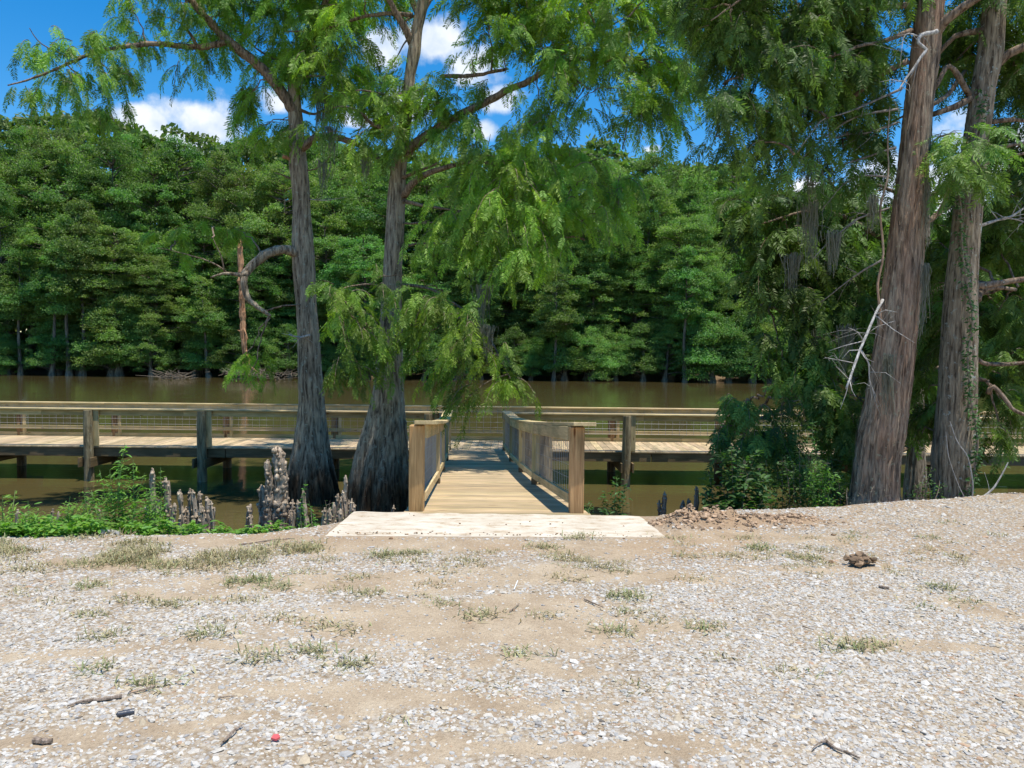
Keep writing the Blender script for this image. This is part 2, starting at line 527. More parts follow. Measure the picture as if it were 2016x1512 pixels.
BARE = [(620, 1142, 330, 17), (900, 1235, 330, 38), (720, 1378, 360, 22), (130, 1283, 130, 13), (1180, 1482, 340, 20), (90, 1458, 200, 20),
        (1800, 1266, 170, 15), (1180, 1135, 240, 14), (340, 1168, 140, 12), (960, 1078, 420, 13), (1470, 1062, 200, 12), (1960, 1205, 70, 14),
        (260, 1105, 150, 8), (1620, 1120, 160, 7), (420, 1425, 130, 10), (1050, 1310, 110, 12), (520, 1062, 180, 9), (420, 1275, 120, 9),
        (1300, 1230, 100, 8), (1010, 1190, 190, 14)]
BARE_W = []
for (cx, cy, rx, ry) in BARE:
    c = PZ(cx, cy); a = PZ(cx + rx, cy); u = PZ(cx, cy - ry); d_ = PZ(cx, cy + ry)
    BARE_W.append((c.x, (u.y + d_.y) / 2, a.x - c.x, (u.y - d_.y) / 2))


def bare_mask(x, y):
    m = np.zeros_like(x)
    wx = x + 0.35 * (vnoise(x, y, 0.5, 21) - 0.5); wy = y + 0.28 * (vnoise(x, y, 0.35, 22) - 0.5)
    for (cx, cy, rx, ry) in BARE_W:
        g = 1.55 - np.sqrt(((wx - cx) / rx) ** 2 + ((wy - cy) / ry) ** 2)
        m = np.maximum(m, np.clip(g * 1.15, 0, 1))
    return m


def gravel_tint(x, y):
    b = bare_mask(x, y)
    return b


m, N_, L_, bs = new_mat('dirt_and_gravel')
tcn = N_.new('ShaderNodeTexCoord')
at = attr(N_, 'tint')
vor = node(N_, 'ShaderNodeTexVoronoi', Scale=42.0); L_.new(tcn.outputs['Object'], vor.inputs['Vector'])
vor2 = node(N_, 'ShaderNodeTexVoronoi', Scale=120.0); L_.new(tcn.outputs['Object'], vor2.inputs['Vector'])
nb = node(N_, 'ShaderNodeTexNoise', Scale=2.5, Detail=9.0, Roughness=0.65); L_.new(tcn.outputs['Object'], nb.inputs['Vector'])
nf = node(N_, 'ShaderNodeTexNoise', Scale=55.0, Detail=10.0, Roughness=0.8); L_.new(tcn.outputs['Object'], nf.inputs['Vector'])
dirt = ramp(N_, L_, nb.outputs['Fac'], [(0.3, (0.34, 0.255, 0.17)), (0.55, (0.46, 0.365, 0.255)), (0.75, (0.54, 0.45, 0.33))])
dirt = mulc(N_, L_, dirt, ramp(N_, L_, nf.outputs['Fac'], [(0.3, (0.55, 0.52, 0.49)), (0.5, (0.98, 0.97, 0.96)), (0.7, (1.16, 1.16, 1.15))]))
sep = N_.new('ShaderNodeSeparateColor'); L_.new(vor.outputs['Color'], sep.inputs[0])
st = ramp(N_, L_, sep.outputs[0], [(0.0, (0.36, 0.28, 0.19)), (0.45, (0.45, 0.39, 0.31)), (0.8, (0.56, 0.52, 0.46)), (1.0, (0.42, 0.41, 0.40))])
st = mulc(N_, L_, st, ramp(N_, L_, vor.outputs['Distance'], [(0.25, (1, 1, 1)), (0.75, (0.55, 0.48, 0.4))]))
sepb = N_.new('ShaderNodeSeparateColor'); L_.new(at.outputs['Color'], sepb.inputs[0])
gm = N_.new('ShaderNodeMath'); gm.operation = 'SUBTRACT'; gm.inputs[0].default_value = 0.72; L_.new(sepb.outputs[0], gm.inputs[1])
gc = N_.new('ShaderNodeClamp'); L_.new(gm.outputs[0], gc.inputs[0])
col = mixc_(N_, L_, gc.outputs[0], dirt, st)
mudc = ramp(N_, L_, nb.outputs['Fac'], [(0.35, (0.045, 0.036, 0.022)), (0.7, (0.11, 0.085, 0.05))])
col = mixc_(N_, L_, sepb.outputs[1], col, mudc)          # green channel: damp bank and lake bed
clay = ramp(N_, L_, nf.outputs['Fac'], [(0.3, (0.24, 0.15, 0.09)), (0.7, (0.47, 0.34, 0.215))])
col = mixc_(N_, L_, sepb.outputs[2], col, clay)          # blue channel: dug clay
L_.new(col, bs.inputs['Base Color']); bs.inputs['Roughness'].default_value = 0.95; bs.inputs['Specular IOR Level'].default_value = 0.1
hsum = N_.new('ShaderNodeMath'); hsum.operation = 'SUBTRACT'; L_.new(nf.outputs['Fac'], hsum.inputs[0]); L_.new(vor2.outputs['Distance'], hsum.inputs[1])
bump(N_, L_, hsum.outputs[0], 0.55, 0.012, bs)
M_GROUND = m

xs = axis(-7.0, 8.0, 0.045, -700, 700)
ys = axis(1.6, 11.0, 0.045, -200, 900)
gv, gq = grid_mesh(xs, ys, ground_z)
gx, gy = gv[:, 0], gv[:, 1]
gb = bare_mask(gx, gy)
wet = np.clip((gy - bank_edge(gx) - 0.05) / 0.25, 0, 1)
clayw = np.zeros_like(gx)
for (mx, my, rx, ry, h) in MOUND:
    clayw = np.maximum(clayw, np.clip(1.5 * np.exp(-((gx - mx) / (rx * 1.25)) ** 2 - ((gy - my) / (ry * 1.5)) ** 2), 0, 1))
clayw = np.maximum(clayw, .55 * np.interp(gy, [4.9, 6.1, 9], [0, 1, 1]) * np.clip(1.6 * vnoise(gx, gy, .6, 71) - .15, 0, 1))
g = MB().add(gv, quads=gq, col=np.stack([gb, wet, clayw], 1)).build('ground', M_GROUND, smooth=True)
lab(g, kind='structure')

m, N_, L_, bs = new_mat('lake_water')
tcn = N_.new('ShaderNodeTexCoord')
bs.inputs['Base Color'].default_value = (0.092, 0.072, 0.026, 1)
bs.inputs['Roughness'].default_value = 0.035
bs.inputs['IOR'].default_value = 1.333
mpw = node(N_, 'ShaderNodeMapping', Scale=(0.55, 1.5, 1)); L_.new(tcn.outputs['Object'], mpw.inputs['Vector'])
w1 = node(N_, 'ShaderNodeTexNoise', Scale=2.6, Detail=5.0, Roughness=0.55, Distortion=0.3); L_.new(mpw.outputs[0], w1.inputs['Vector'])
w2 = node(N_, 'ShaderNodeTexNoise', Scale=0.25, Detail=2.0); L_.new(tcn.outputs['Object'], w2.inputs['Vector'])
wm = N_.new('ShaderNodeMath'); wm.operation = 'MULTIPLY'; L_.new(w1.outputs['Fac'], wm.inputs[0])
wr = ramp(N_, L_, w2.outputs['Fac'], [(0.35, (0.35, 0.35, 0.35)), (0.65, (1, 1, 1))]); L_.new(wr, wm.inputs[1])
bump(N_, L_, wm.outputs[0], 0.20, 0.05, bs)
M_WATER = m
wv, wq = grid_mesh(np.array([-700., -60, -20, 0, 20, 60, 700]), np.array([4.2, 8, 20, 60, 130.]), lambda a, b: a * 0 + WATER_Z)
lab(MB().add(wv, quads=wq).build('water', M_WATER), kind='structure')

# ------------------------------------------------------------------ loose stones (gravel)
phi = (1 + 5 ** 0.5) / 2
ICO = np.array([(-1, phi, 0), (1, phi, 0), (-1, -phi, 0), (1, -phi, 0), (0, -1, phi), (0, 1, phi), (0, -1, -phi), (0, 1, -phi),
                (phi, 0, -1), (phi, 0, 1), (-phi, 0, -1), (-phi, 0, 1)], float)
ICO /= np.linalg.norm(ICO[0])
ICOF = np.array([(0, 11, 5), (0, 5, 1), (0, 1, 7), (0, 7, 10), (0, 10, 11), (1, 5, 9), (5, 11, 4), (11, 10, 2), (10, 7, 6), (7, 1, 8),
                 (3, 9, 4), (3, 4, 2), (3, 2, 6), (3, 6, 8), (3, 8, 9), (4, 9, 5), (2, 4, 11), (6, 2, 10), (8, 6, 7), (9, 8, 1)])


def rot_z(a):
    c, s = np.cos(a), np.sin(a); o = np.zeros_like(a)
    return np.stack([np.stack([c, -s, o], -1), np.stack([s, c, o], -1), np.stack([o, o, o + 1], -1)], -2)


def rot_axis_small(n, amt):
    """random small tilt matrices"""
    a = rng.normal(0, amt, n); b = rng.normal(0, amt, n); o = np.zeros(n)
    ca, sa, cb, sb = np.cos(a), np.sin(a), np.cos(b), np.sin(b)
    Rx = np.stack([np.stack([o + 1, o, o], -1), np.stack([o, ca, -sa], -1), np.stack([o, sa, ca], -1)], -2)
    Ry = np.stack([np.stack([cb, o, sb], -1), np.stack([o, o + 1, o], -1), np.stack([-sb, o, cb], -1)], -2)
    return Rx @ Ry


def stones(n, sample, size, flat=(0.30, 0.52), bright=1.0):
    x, y = sample(n)
    n = len(x)
    s = size * np.exp(rng.normal(0, 0.28, n))
    sc = np.stack([s * rng.uniform(0.9, 1.45, n), s * rng.uniform(0.7, 1.0, n), s * rng.uniform(*flat, n)], 1)
    base = ICO[None] * (1 + 0.17 * rng.normal(size=(n, 12, 1)))
    v = base * sc[:, None]
    v = np.einsum('nij,nkj->nki', rot_z(rng.uniform(0, 6.28, n)) @ rot_axis_small(n, 0.14), v)
    z = ground_z(x, y)
    v += np.stack([x, y, z + sc[:, 2] * rng.uniform(-.35, .3, n)], 1)[:, None]
    k = rng.random(n)
    pal = np.array([(0.49, 0.45, 0.39), (0.54, 0.51, 0.46), (0.43, 0.415, 0.39), (0.46, 0.38, 0.27), (0.34, 0.325, 0.31), (0.43, 0.29, 0.19), (0.16, 0.14, 0.12)])
    idx = np.searchsorted(np.cumsum([0.35, 0.27, 0.13, 0.175, 0.045, 0.02]), k)
    c = pal[idx] * rng.uniform(0.85, 1.12, (n, 1)) * bright
    c = np.repeat(c, 12, 0)
    f = (ICOF[None] + 12 * np.arange(n)[:, None, None]).reshape(-1, 3)
    return v.reshape(-1, 3), f, c


def sample_lot(n, bare=0.93, gain=1.0):
    y = rng.uniform(2.3, 9.2, n); half = y * 0.70 + 2.3
    x = rng.uniform(-1, 1, n) * half
    x = np.where(rng.random(n) < half / 8.8, x, 99)
    b = bare_mask(x, y)
    dens = gain * (1 - bare * b) * np.clip(0.50 + 0.8 * vnoise(x, y, 0.8, 31), 0.3, 1.1) * np.clip(0.35 + 1.1 * vnoise(x, y, 0.17, 32), 0.25, 1.2) * np.interp(y, [3, 5, 6, 8.5], [1.0, 0.95, 0.55, 0.42]) * (1 + .8 * np.clip((x - .3 - (y - 3) * .35) / 1.2, 0, 1) * (y < 5.6))
    dens *= np.where((x > 1.5) | (x < -1.2), 1.0, 0.86)
    e = bank_edge(x)
    keep = (x < 50) & (rng.random(n) < dens) & (y < e + 0.03) & ~((np.abs(x + 0.1) < 1.5) & (y > 6.42))
    for (mx, my, rx, ry, h) in MOUND:
        keep &= ~((((x - mx) / rx) ** 2 + ((y - my) / ry) ** 2 < 1.3) & (rng.random(n) < 0.93))
    return x[keep], y[keep]


m, N_, L_, bs = new_mat('pebbles')
tcn = N_.new('ShaderNodeTexCoord')
n1 = node(N_, 'ShaderNodeTexNoise', Scale=90.0, Detail=4.0); L_.new(tcn.outputs['Object'], n1.inputs['Vector'])
L_.new(mulc(N_, L_, attr(N_, 'tint').outputs['Color'], ramp(N_, L_, n1.outputs['Fac'], [(0.3, (0.82, 0.8, 0.78)), (0.7, (1.08, 1.08, 1.08))])), bs.inputs['Base Color'])
bs.inputs['Roughness'].default_value = 0.85; bs.inputs['Specular IOR Level'].default_value = 0.2
M_STONE = m
GRAVEL_N = 340000
gr = MB()
v, f, c = stones(GRAVEL_N, sample_lot, 0.0098)
gr.add(v, tris=f, col=c)
v, f, c = stones(340000, lambda n: sample_lot(n, .72), 0.0050)
gr.add(v, tris=f, col=c)
v, f, c = stones(9000, sample_lot, 0.0155)
gr.add(v, tris=f, col=c)
lab(gr.build('gravel', M_STONE), kind='stuff')

# ------------------------------------------------------------------ dug clay clods by the landing
def clod(mb, p, s, col):
    v = ICO * (1 + 0.28 * rng.normal(size=(12, 1))) * s * np.array([1.2, 1, 0.8])
    mb.add(v + np.array(p), tris=ICOF, col=col)


M_CLAY = simple_mat('clay_clods', (0.36, 0.26, 0.175), 0.95, 0, 0.45, 30)
pile = MB()
for (mx, my, rx, ry, h) in MOUND:
    for k in range(620):
        a, b = rng.normal(0, 0.62, 2)
        x, y = mx + a * rx, my + b * ry
        s = 0.005 + 0.017 * rng.random() ** 4
        t = rng.uniform(0.75, 1.35)
        clod(pile, (x, y, float(ground_z(np.array([x]), np.array([y]))[0]) + s * 0.3), s, (t, t * .95, t * .9))
lab(pile.build('clay_heap', M_CLAY), 'low heap of dug reddish brown clay clods beside the concrete landing', 'dirt pile')

# ------------------------------------------------------------------ concrete landing
m, N_, L_, bs = new_mat('concrete')
tcn = N_.new('ShaderNodeTexCoord')
mp = node(N_, 'ShaderNodeMapping', Scale=(1.0, 2.6, 1)); L_.new(tcn.outputs['Object'], mp.inputs['Vector'])
n1 = node(N_, 'ShaderNodeTexNoise', Scale=4.5, Detail=12.0, Roughness=0.8); L_.new(mp.outputs[0], n1.inputs['Vector'])
n2 = node(N_, 'ShaderNodeTexNoise', Scale=2.0, Detail=6.0); L_.new(tcn.outputs['Object'], n2.inputs['Vector'])
c1 = ramp(N_, L_, n1.outputs['Fac'], [(0.33, (0.20, 0.12, 0.07)), (0.40, (0.40, 0.30, 0.19)), (0.46, (0.55, 0.475, 0.37)), (0.56, (0.62, 0.565, 0.47)), (0.75, (0.66, 0.62, 0.54))])
c1 = mulc(N_, L_, c1, ramp(N_, L_, n2.outputs['Fac'], [(0.3, (0.86, 0.82, 0.76)), (0.6, (1.02, 1.0, 0.98))]))
L_.new(c1, bs.inputs['Base Color']); bs.inputs['Roughness'].default_value = 0.9
bump(N_, L_, n1.outputs['Fac'], 0.35, 0.01, bs)
M_CONC = m
fl, fr_, bl, br = PZ(640, 1055, 0.004), PZ(1312, 1058, 0.004), PZ(697, 1007, 0.004), PZ(1259, 1016, 0.004)
nx, ny = 60, 14
rows = []
for j in range(ny + 1):
    for i in range(nx + 1):
        a = fl.lerp(fr_, i / nx); b = bl.lerp(br, i / nx); p = a.lerp(b, j / ny)
        ex = 0.008 * (rng.random() - .5) if (i in (0, nx) or j in (0, ny)) else 0
        rows.append((p.x + ex, p.y + ex, 0.004 + 0.003 * math.sin(i * .7) * math.sin(j)))
top = np.array(rows)
q = [(j * (nx + 1) + i, j * (nx + 1) + i + 1, (j + 1) * (nx + 1) + i + 1, (j + 1) * (nx + 1) + i) for j in range(ny) for i in range(nx)]
loop = [i for i in range(nx + 1)] + [(j + 1) * (nx + 1) - 1 for j in range(1, ny + 1)] + [ny * (nx + 1) + i for i in range(nx - 1, -1, -1)] + [j * (nx + 1) for j in range(ny - 1, 0, -1)]
sk = top[loop].copy(); sk[:, 2] = -0.2
nb0 = len(top)
qs = [(loop[(k + 1) % len(loop)], loop[k], nb0 + k, nb0 + (k + 1) % len(loop)) for k in range(len(loop))]
slab = MB().add(np.concatenate([top, sk]), quads=q + qs).build('concrete_landing', M_CONC)
lab(slab, 'pale cream concrete landing slab on the gravel at the foot of the ramp', 'landing')

crumbs = MB()
for k in range(100):
    t = rng.random()
    if k < 85:
        x_ = rng.uniform(-1.55, 1.25); y_ = 6.50 + abs(rng.normal(0, .05))
    else:
        x_ = rng.uniform(-1.3, 1.15); y_ = rng.uniform(6.55, 7.35)
    clod(crumbs, (x_, y_, .007), rng.uniform(.003, .009), (.9 * t + .3, .8 * t + .28, .7 * t + .25))
lab(crumbs.build('dirt_crumbs', M_CLAY), kind='stuff')

# ------------------------------------------------------------------ ramp
PROF_Y = [7.38, 11.5, 14.1, 16.9, 19.72]
PROF_Z = [0.006, -0.41, -0.63, -0.83, DECK_Z]


def zdeck(y):
    # smooth profile through the measured heights
    return float(np.interp(y, PROF_Y, PROF_Z)) if y < 8 else float(np.interp(y, PROF_Y, PROF_Z) * .5 + np.interp(y - .6, PROF_Y, PROF_Z) * .25 + np.interp(min(y + .6, 19.72), PROF_Y, PROF_Z) * .25)


RH = lambda y: float(np.interp(y, [7.7, 11.5, 14.1, 16.9, 19.8], [0.86, 0.905, 0.915, 0.93, 0.965]))
XR = lambda y: 0.569 - 0.0656 * (y - 7.7)
XL = lambda y: -0.856 - 0.0592 * (y - 7.7)
ramp_o = empty('wooden_ramp', (-0.2, 7.5, 0), 'sloping timber access ramp with wire-panel side rails leading from the concrete landing to the boardwalk', 'ramp')
mb = MB()
y = PROF_Y[0] + 0.005
while y < 19.70:
    w = 0.135
    if y + w > 19.70: w = 19.70 - y
    if w < 0.03: break
    yc = y + w / 2
    x0, x1 = XL(yc) - 0.20, XR(yc) + 0.20
    s0, s1 = zdeck(y), zdeck(y + w)
    up = Vector((0, -(s1 - s0), w)).normalized()
    jl = random.uniform(-.008, .008)
    mb.beam((x0 + jl, yc, (s0 + s1) / 2 - 0.019), (x1 + jl, yc, (s0 + s1) / 2 - 0.019), w - 0.002, 0.036, up=up)
    y += 0.14
mb.build('deck', M_DECK, ramp_o, bevel=0.004)
ys_r = [7.64, 11.5, 14.1, 16.9, 19.6]


def poly_beam(mb, xf, zf, y0, y1, w, h, step=1.3, breaks=None):
    ysq = [y0] + [b for b in (breaks or []) if y0 < b < y1] + [y1]
    for a, b in zip(ysq[:-1], ysq[1:]):
        n = max(1, int(round((b - a) / step)))
        for k in range(n):
            ya, yb = a + (b - a) * k / n, a + (b - a) * (k + 1) / n
            mb.beam((xf(ya), ya, zf(ya)), (xf(yb), yb, zf(yb)), w, h, col=None if k == 0 else col)
            if k == 0: col = None
    return mb


def rail_line(name, mat, xf, zf, w, h, y0, y1, bev=0.004):
    """one long board per stretch between the posts, bent along the ramp"""
    stops = [y0, 11.5, 14.1, 16.9, y1]
    for a, b in zip(stops[:-1], stops[1:]):
        mb = MB()
        mb.beam((xf(a + .002), a + .002, zf(a + .002)), (xf(b - .002), b - .002, zf(b - .002)), w, h)
        mb.build(name, mat, ramp_o, bevel=bev)


for side, XF in ((1, XR), (-1, XL)):
    off_n, off_f = (0.125, 0.09) if side > 0 else (0.01, -0.07)
    co = lambda yy, a=off_n, b=off_f: float(np.interp(yy, [7.7, 20], [a, b]))
    for o_, n_ in ((0.0, 'rail_cap'),):
        rail_line('rail_cap', M_RAIL, lambda yy: XF(yy) + co(yy), lambda yy: zdeck(yy) + RH(yy) + 0.019, 0.225, 0.038, 7.44, 19.8)
    rail_line('top_rail', M_RAIL, lambda yy: XF(yy) + side * 0.019, lambda yy: zdeck(yy) + RH(yy) - 0.073, 0.038, 0.14, 7.76 if side > 0 else 8.2, 19.7)
    rail_line('bottom_rail', M_RAIL, lambda yy: XF(yy) + side * 0.019, lambda yy: zdeck(yy) + 0.135, 0.038, 0.095, 7.70, 19.7)
    # near square post
    px = XF(7.62) + side * (0.075 if side > 0 else 0.085)
    MB().beam((px, 7.60, -1.2), (px, 7.60, zdeck(7.6) + RH(7.6) - 0.004), 0.142, 0.142, up=(0, 1, 0)).build('post', M_POST, ramp_o, bevel=0.008)
    for yy in ys_r[1:]:
        x_ = XF(yy)
        MB().beam((x_ + side * 0.060, yy, zdeck(yy) + 0.03), (x_ + side * 0.060, yy, zdeck(yy) + RH(yy) - 0.004), 0.038, 0.14, up=(1, 0, 0)).build('stile', M_RAIL, ramp_o, bevel=0.004)
        MB().beam((x_ + side * 0.03, yy - .07, zdeck(yy) + 0.045), (x_ + side * 0.03, yy + .07, zdeck(yy) + 0.045), 0.09, 0.085).build('rail_block', M_BEAM, ramp_o, bevel=0.004)
        pts = [(x_ + side * 0.215, yy + .02, WATER_Z - 1.2), (x_ + side * 0.205, yy + .02, -1.3), (x_ + side * 0.195, yy + .02, zdeck(yy) + RH(yy) - 0.01)]
        MB().tube(pts, [0.12, 0.113, 0.1], 16).build('piling', M_PILE, ramp_o, smooth=False)
    # wire panel: welded grid of one run
    wp = MB()
    r = 0.0024
    y = 7.78
    while y < 19.6:
        wp.tube([(XF(y) + side * 0.045, y, zdeck(y) + 0.17), (XF(y) + side * 0.045, y, zdeck(y) + RH(y) - 0.10)], [r, r], 4, cap=False)
        y += 0.152
    for hh in (0.2, 0.34, 0.48, 0.62, 0.755):
        yl = np.arange(7.74, 19.65, 0.3)
        wp.tube([(XF(a) + side * 0.050, a, zdeck(a) + hh * RH(a) / 0.9) for a in yl], [r] * len(yl), 4, cap=False)
    wp.build('wire_panel', M_WIRE, ramp_o)
    for off in (-0.16, -0.75) if side > 0 else (0.16,):
        rl = MB()
        for a, b in zip(ys_r[:-1], ys_r[1:]):
            a2 = max(a, 7.5)
            rl.beam((XF(a2) - (side * off if side > 0 else -off) * -1 * side, a2, zdeck(a2) - 0.16), (XF(b) + off * -1 * -side * side, b, zdeck(b) - 0.16), 0.04, 0.235)
        rl.build('stringer', M_BEAM, ramp_o)
for yy in ys_r[1:]:
    for dy in (-0.13, 0.15):
        MB().beam((XL(yy) - 0.34, yy + dy, zdeck(yy) - 0.39), (XR(yy) + 0.34, yy + dy, zdeck(yy) - 0.39), 0.04, 0.22).build('cross_beam', M_BEAM, ramp_o)

# ------------------------------------------------------------------ boardwalk
NEAR_Y, FAR_Y = 19.72, 21.95
bw = empty('boardwalk', (0, 20.8, DECK_Z), 'long horizontal timber boardwalk on round pilings crossing over the brown water', 'boardwalk')
X0, X1 = -22.0, 21.0
mb = MB()
x = X0
while x < X1:
    j = random.uniform(-.012, .012)
    mb.beam((x + 0.09, NEAR_Y + j, DECK_Z - 0.019), (x + 0.09, FAR_Y + 0.1 + j, DECK_Z - 0.019), 0.178, 0.038)
    x += 0.185
mb.build('deck', M_DECK, bw, bevel=0.004)
for yy, nm in ((NEAR_Y + 0.05, 'edge_beam'), (FAR_Y, 'edge_beam'), (20.8, 'edge_beam')):
    mb = MB(); x = X0
    while x < X1:
        mb.beam((x, yy, DECK_Z - 0.155), (x + 3.64, yy, DECK_Z - 0.155), 0.04, 0.23); x += 3.66
    mb.build(nm, M_BEAM, bw, bevel=0.004)
gapL, gapR = XL(NEAR_Y) + 0.03, XR(NEAR_Y) - 0.03


def run(name, mat, x0, x1, y, z, w, h, ln=3.66, phase=0.0):
    x = x0 - phase
    while x < x1 - 0.02:
        a, b = max(x, x0), min(x + ln - 0.004, x1)
        if b - a > 0.05:
            MB().beam((a, y, z), (b, y, z), w, h).build(name, mat, bw, bevel=0.004)
        x += ln


CAPZ = 0.03
for (a, b, ph) in ((X0, gapL, 1.1), (gapR, X1, 0.0)):
    run('rail_cap', M_RAIL, a, b, NEAR_Y + 0.03, CAPZ - 0.019, 0.19, 0.038, phase=ph)
    run('top_rail', M_RAIL, a, b, NEAR_Y + 0.075, CAPZ - 0.112, 0.038, 0.14, phase=ph)
    run('curb_rail', M_RAIL, a, b, NEAR_Y + 0.12, DECK_Z + 0.02, 0.09, 0.038, phase=ph) if False else None
run('rail_cap', M_RAIL, X0, X1, FAR_Y + 0.03, CAPZ - 0.019, 0.2, 0.038, phase=0.6)
run('top_rail', M_RAIL, X0, X1, FAR_Y - 0.02, CAPZ - 0.118, 0.038, 0.155, phase=1.9)
run('lower_rail', M_RAIL, X0, X1, FAR_Y - 0.02, DECK_Z + 0.255, 0.038, 0.1, phase=0.4)
run('curb_board', M_RAIL, X0, X1, FAR_Y + 0.03, DECK_Z + 0.05, 0.038, 0.1, phase=2.4)
wp = MB(); r = 0.0034
x = X0
while x < X1:
    wp.tube([(x, FAR_Y - 0.045, DECK_Z + 0.2), (x, FAR_Y - 0.045, CAPZ - 0.05)], [r, r], 4, cap=False); x += 0.2
for zz in (0.22, 0.37, 0.52, 0.67, 0.82):
    wp.tube([(X0, FAR_Y - 0.052, DECK_Z + zz), (X1, FAR_Y - 0.052, DECK_Z + zz)], [r, r], 4, cap=False)
wp.build('wire_panel', M_WIRE, bw)


def px_x(px, d): return (px - 1008) * d / F


near_posts = [px_x(v_, NEAR_Y) for v_ in (-494, -271, -48, 175, 398, 621, 844)] + [px_x(v_, NEAR_Y) for v_ in (1235, 1467, 1690, 1905, 2128, 2350)]
near_posts += [gapL - 0.02, gapR + 0.02]
for xx in near_posts:
    sgn = -1 if xx == near_posts[-2] else 1
    tilt = random.uniform(-.05, .05)
    corner = xx in near_posts[-2:]
    if not corner:
        MB().tube([(xx + tilt, NEAR_Y - 0.08, WATER_Z - 1.3), (xx + tilt * .6, NEAR_Y - 0.08, WATER_Z), (xx, NEAR_Y - 0.08, -0.6), (xx, NEAR_Y - 0.08, CAPZ - 0.045)],
                  [0.125, 0.12, 0.115, 0.105], 18, col=(0.75, 0.78, 0.74)).build('piling', M_PILE, bw)
    MB().beam((xx + 0.165 * sgn, NEAR_Y - 0.005, DECK_Z + 0.002), (xx + 0.165 * sgn, NEAR_Y - 0.005, CAPZ - 0.04), 0.04, 0.14, up=(1, 0, 0)).build('stile', M_RAIL, bw, bevel=0.004)
    if not corner:
        for dx in (-0.145, 0.145):
            MB().beam((xx + dx, NEAR_Y - 0.28, DECK_Z - 0.395), (xx + dx, FAR_Y + 0.25, DECK_Z - 0.395), 0.04, 0.235, col=(0.95, 0.95, 0.9)).build('cross_beam', M_BEAM, bw)
far_posts = [px_x(v_, FAR_Y) for v_ in (-405, -185, 34, 222, 443, 658, 852, 1018, 1207, 1420, 1632, 1845, 2058, 2270)]
for xx in far_posts:
    MB().tube([(xx, FAR_Y + 0.12, WATER_Z - 1.3), (xx, FAR_Y + 0.12, -0.9), (xx, FAR_Y + 0.12, CAPZ - 0.045)], [0.125, 0.118, 0.105], 16, col=(0.8, 0.66, 0.55)).build('piling', M_PILE, bw)
    MB().beam((xx + 0.16, FAR_Y + 0.02, DECK_Z - 0.1), (xx + 0.16, FAR_Y + 0.02, CAPZ - 0.05), 0.04, 0.09, up=(1, 0, 0)).build('stile', M_RAIL, bw, bevel=0.004)


# ------------------------------------------------------------------ foliage machinery
def unit(a): return a / (np.linalg.norm(a, axis=-1, keepdims=True) + 1e-9)


def spray_template(n=9, length=0.34, leaf=0.10, width=0.024, seed=1, lift=0.0):
    """feathery twig: leaflets in two rows along a drooping axis; x = along, z = up"""
    r = np.random.default_rng(seed)
    vs, qs = [], []
    for i in range(n):
        t = (i + 0.5) / n
        base = np.array([t * length, 0, -0.10 * t * t * length])
        for s in (-1, 1):
            ang = R(40 + 18 * r.random()) * s
            l = leaf * (1.15 - 0.55 * abs(t - 0.35)) * r.uniform(0.8, 1.2)
            d = np.array([math.cos(ang), math.sin(ang), -0.35 + 0.3 * r.random()]); d /= np.linalg.norm(d)
            wv = np.cross(d, [0, 0, 1]); wv /= np.linalg.norm(wv)
            wv = wv + np.array([0, 0, r.uniform(-.6, .6)]); wv /= np.linalg.norm(wv)
            b = len(vs)
            vs += [base, base + d * l * .45 + wv * width * .5, base + d * l, base + d * l * .45 - wv * width * .5]
            qs.append((b, b + 1, b + 2, b + 3))
    b = len(vs)
    e = np.array([length * 1.15, 0, -0.13 * length])
    vs += [np.array([0, 0, 0.002]), e * .5 + np.array([0, 0.004, 0.002]), e, e * .5 - np.array([0, 0.004, -0.002])]
    qs.append((b, b + 1, b + 2, b + 3))
    return np.array(vs), np.array(qs)


def instance(mb, tmpl, pos, xdir, updir, scale, col):
    """stamp a template at many places; pure numpy, ends in one mesh"""
    v, q = tmpl
    xd = unit(xdir); yd = unit(np.cross(updir, xd)); zd = np.cross(xd, yd)
    M = np.stack([xd, yd, zd], -1)
    n, k = len(pos), len(v)
    w = np.einsum('nij,kj->nki', M, v) * np.asarray(scale).reshape(-1, 1, 1) + pos[:, None]
    qq = (q[None] + k * np.arange(n)[:, None, None]).reshape(-1, 4)
    mb.add(w.reshape(-1, 3), quads=qq, col=np.repeat(col, k, 0))


SPRAYS = [spray_template(seed=s) for s in range(4)]
SPRAYS_BIG = [spray_template(n=6, length=0.3, leaf=0.105, width=0.038, seed=s + 10) for s in range(4)]


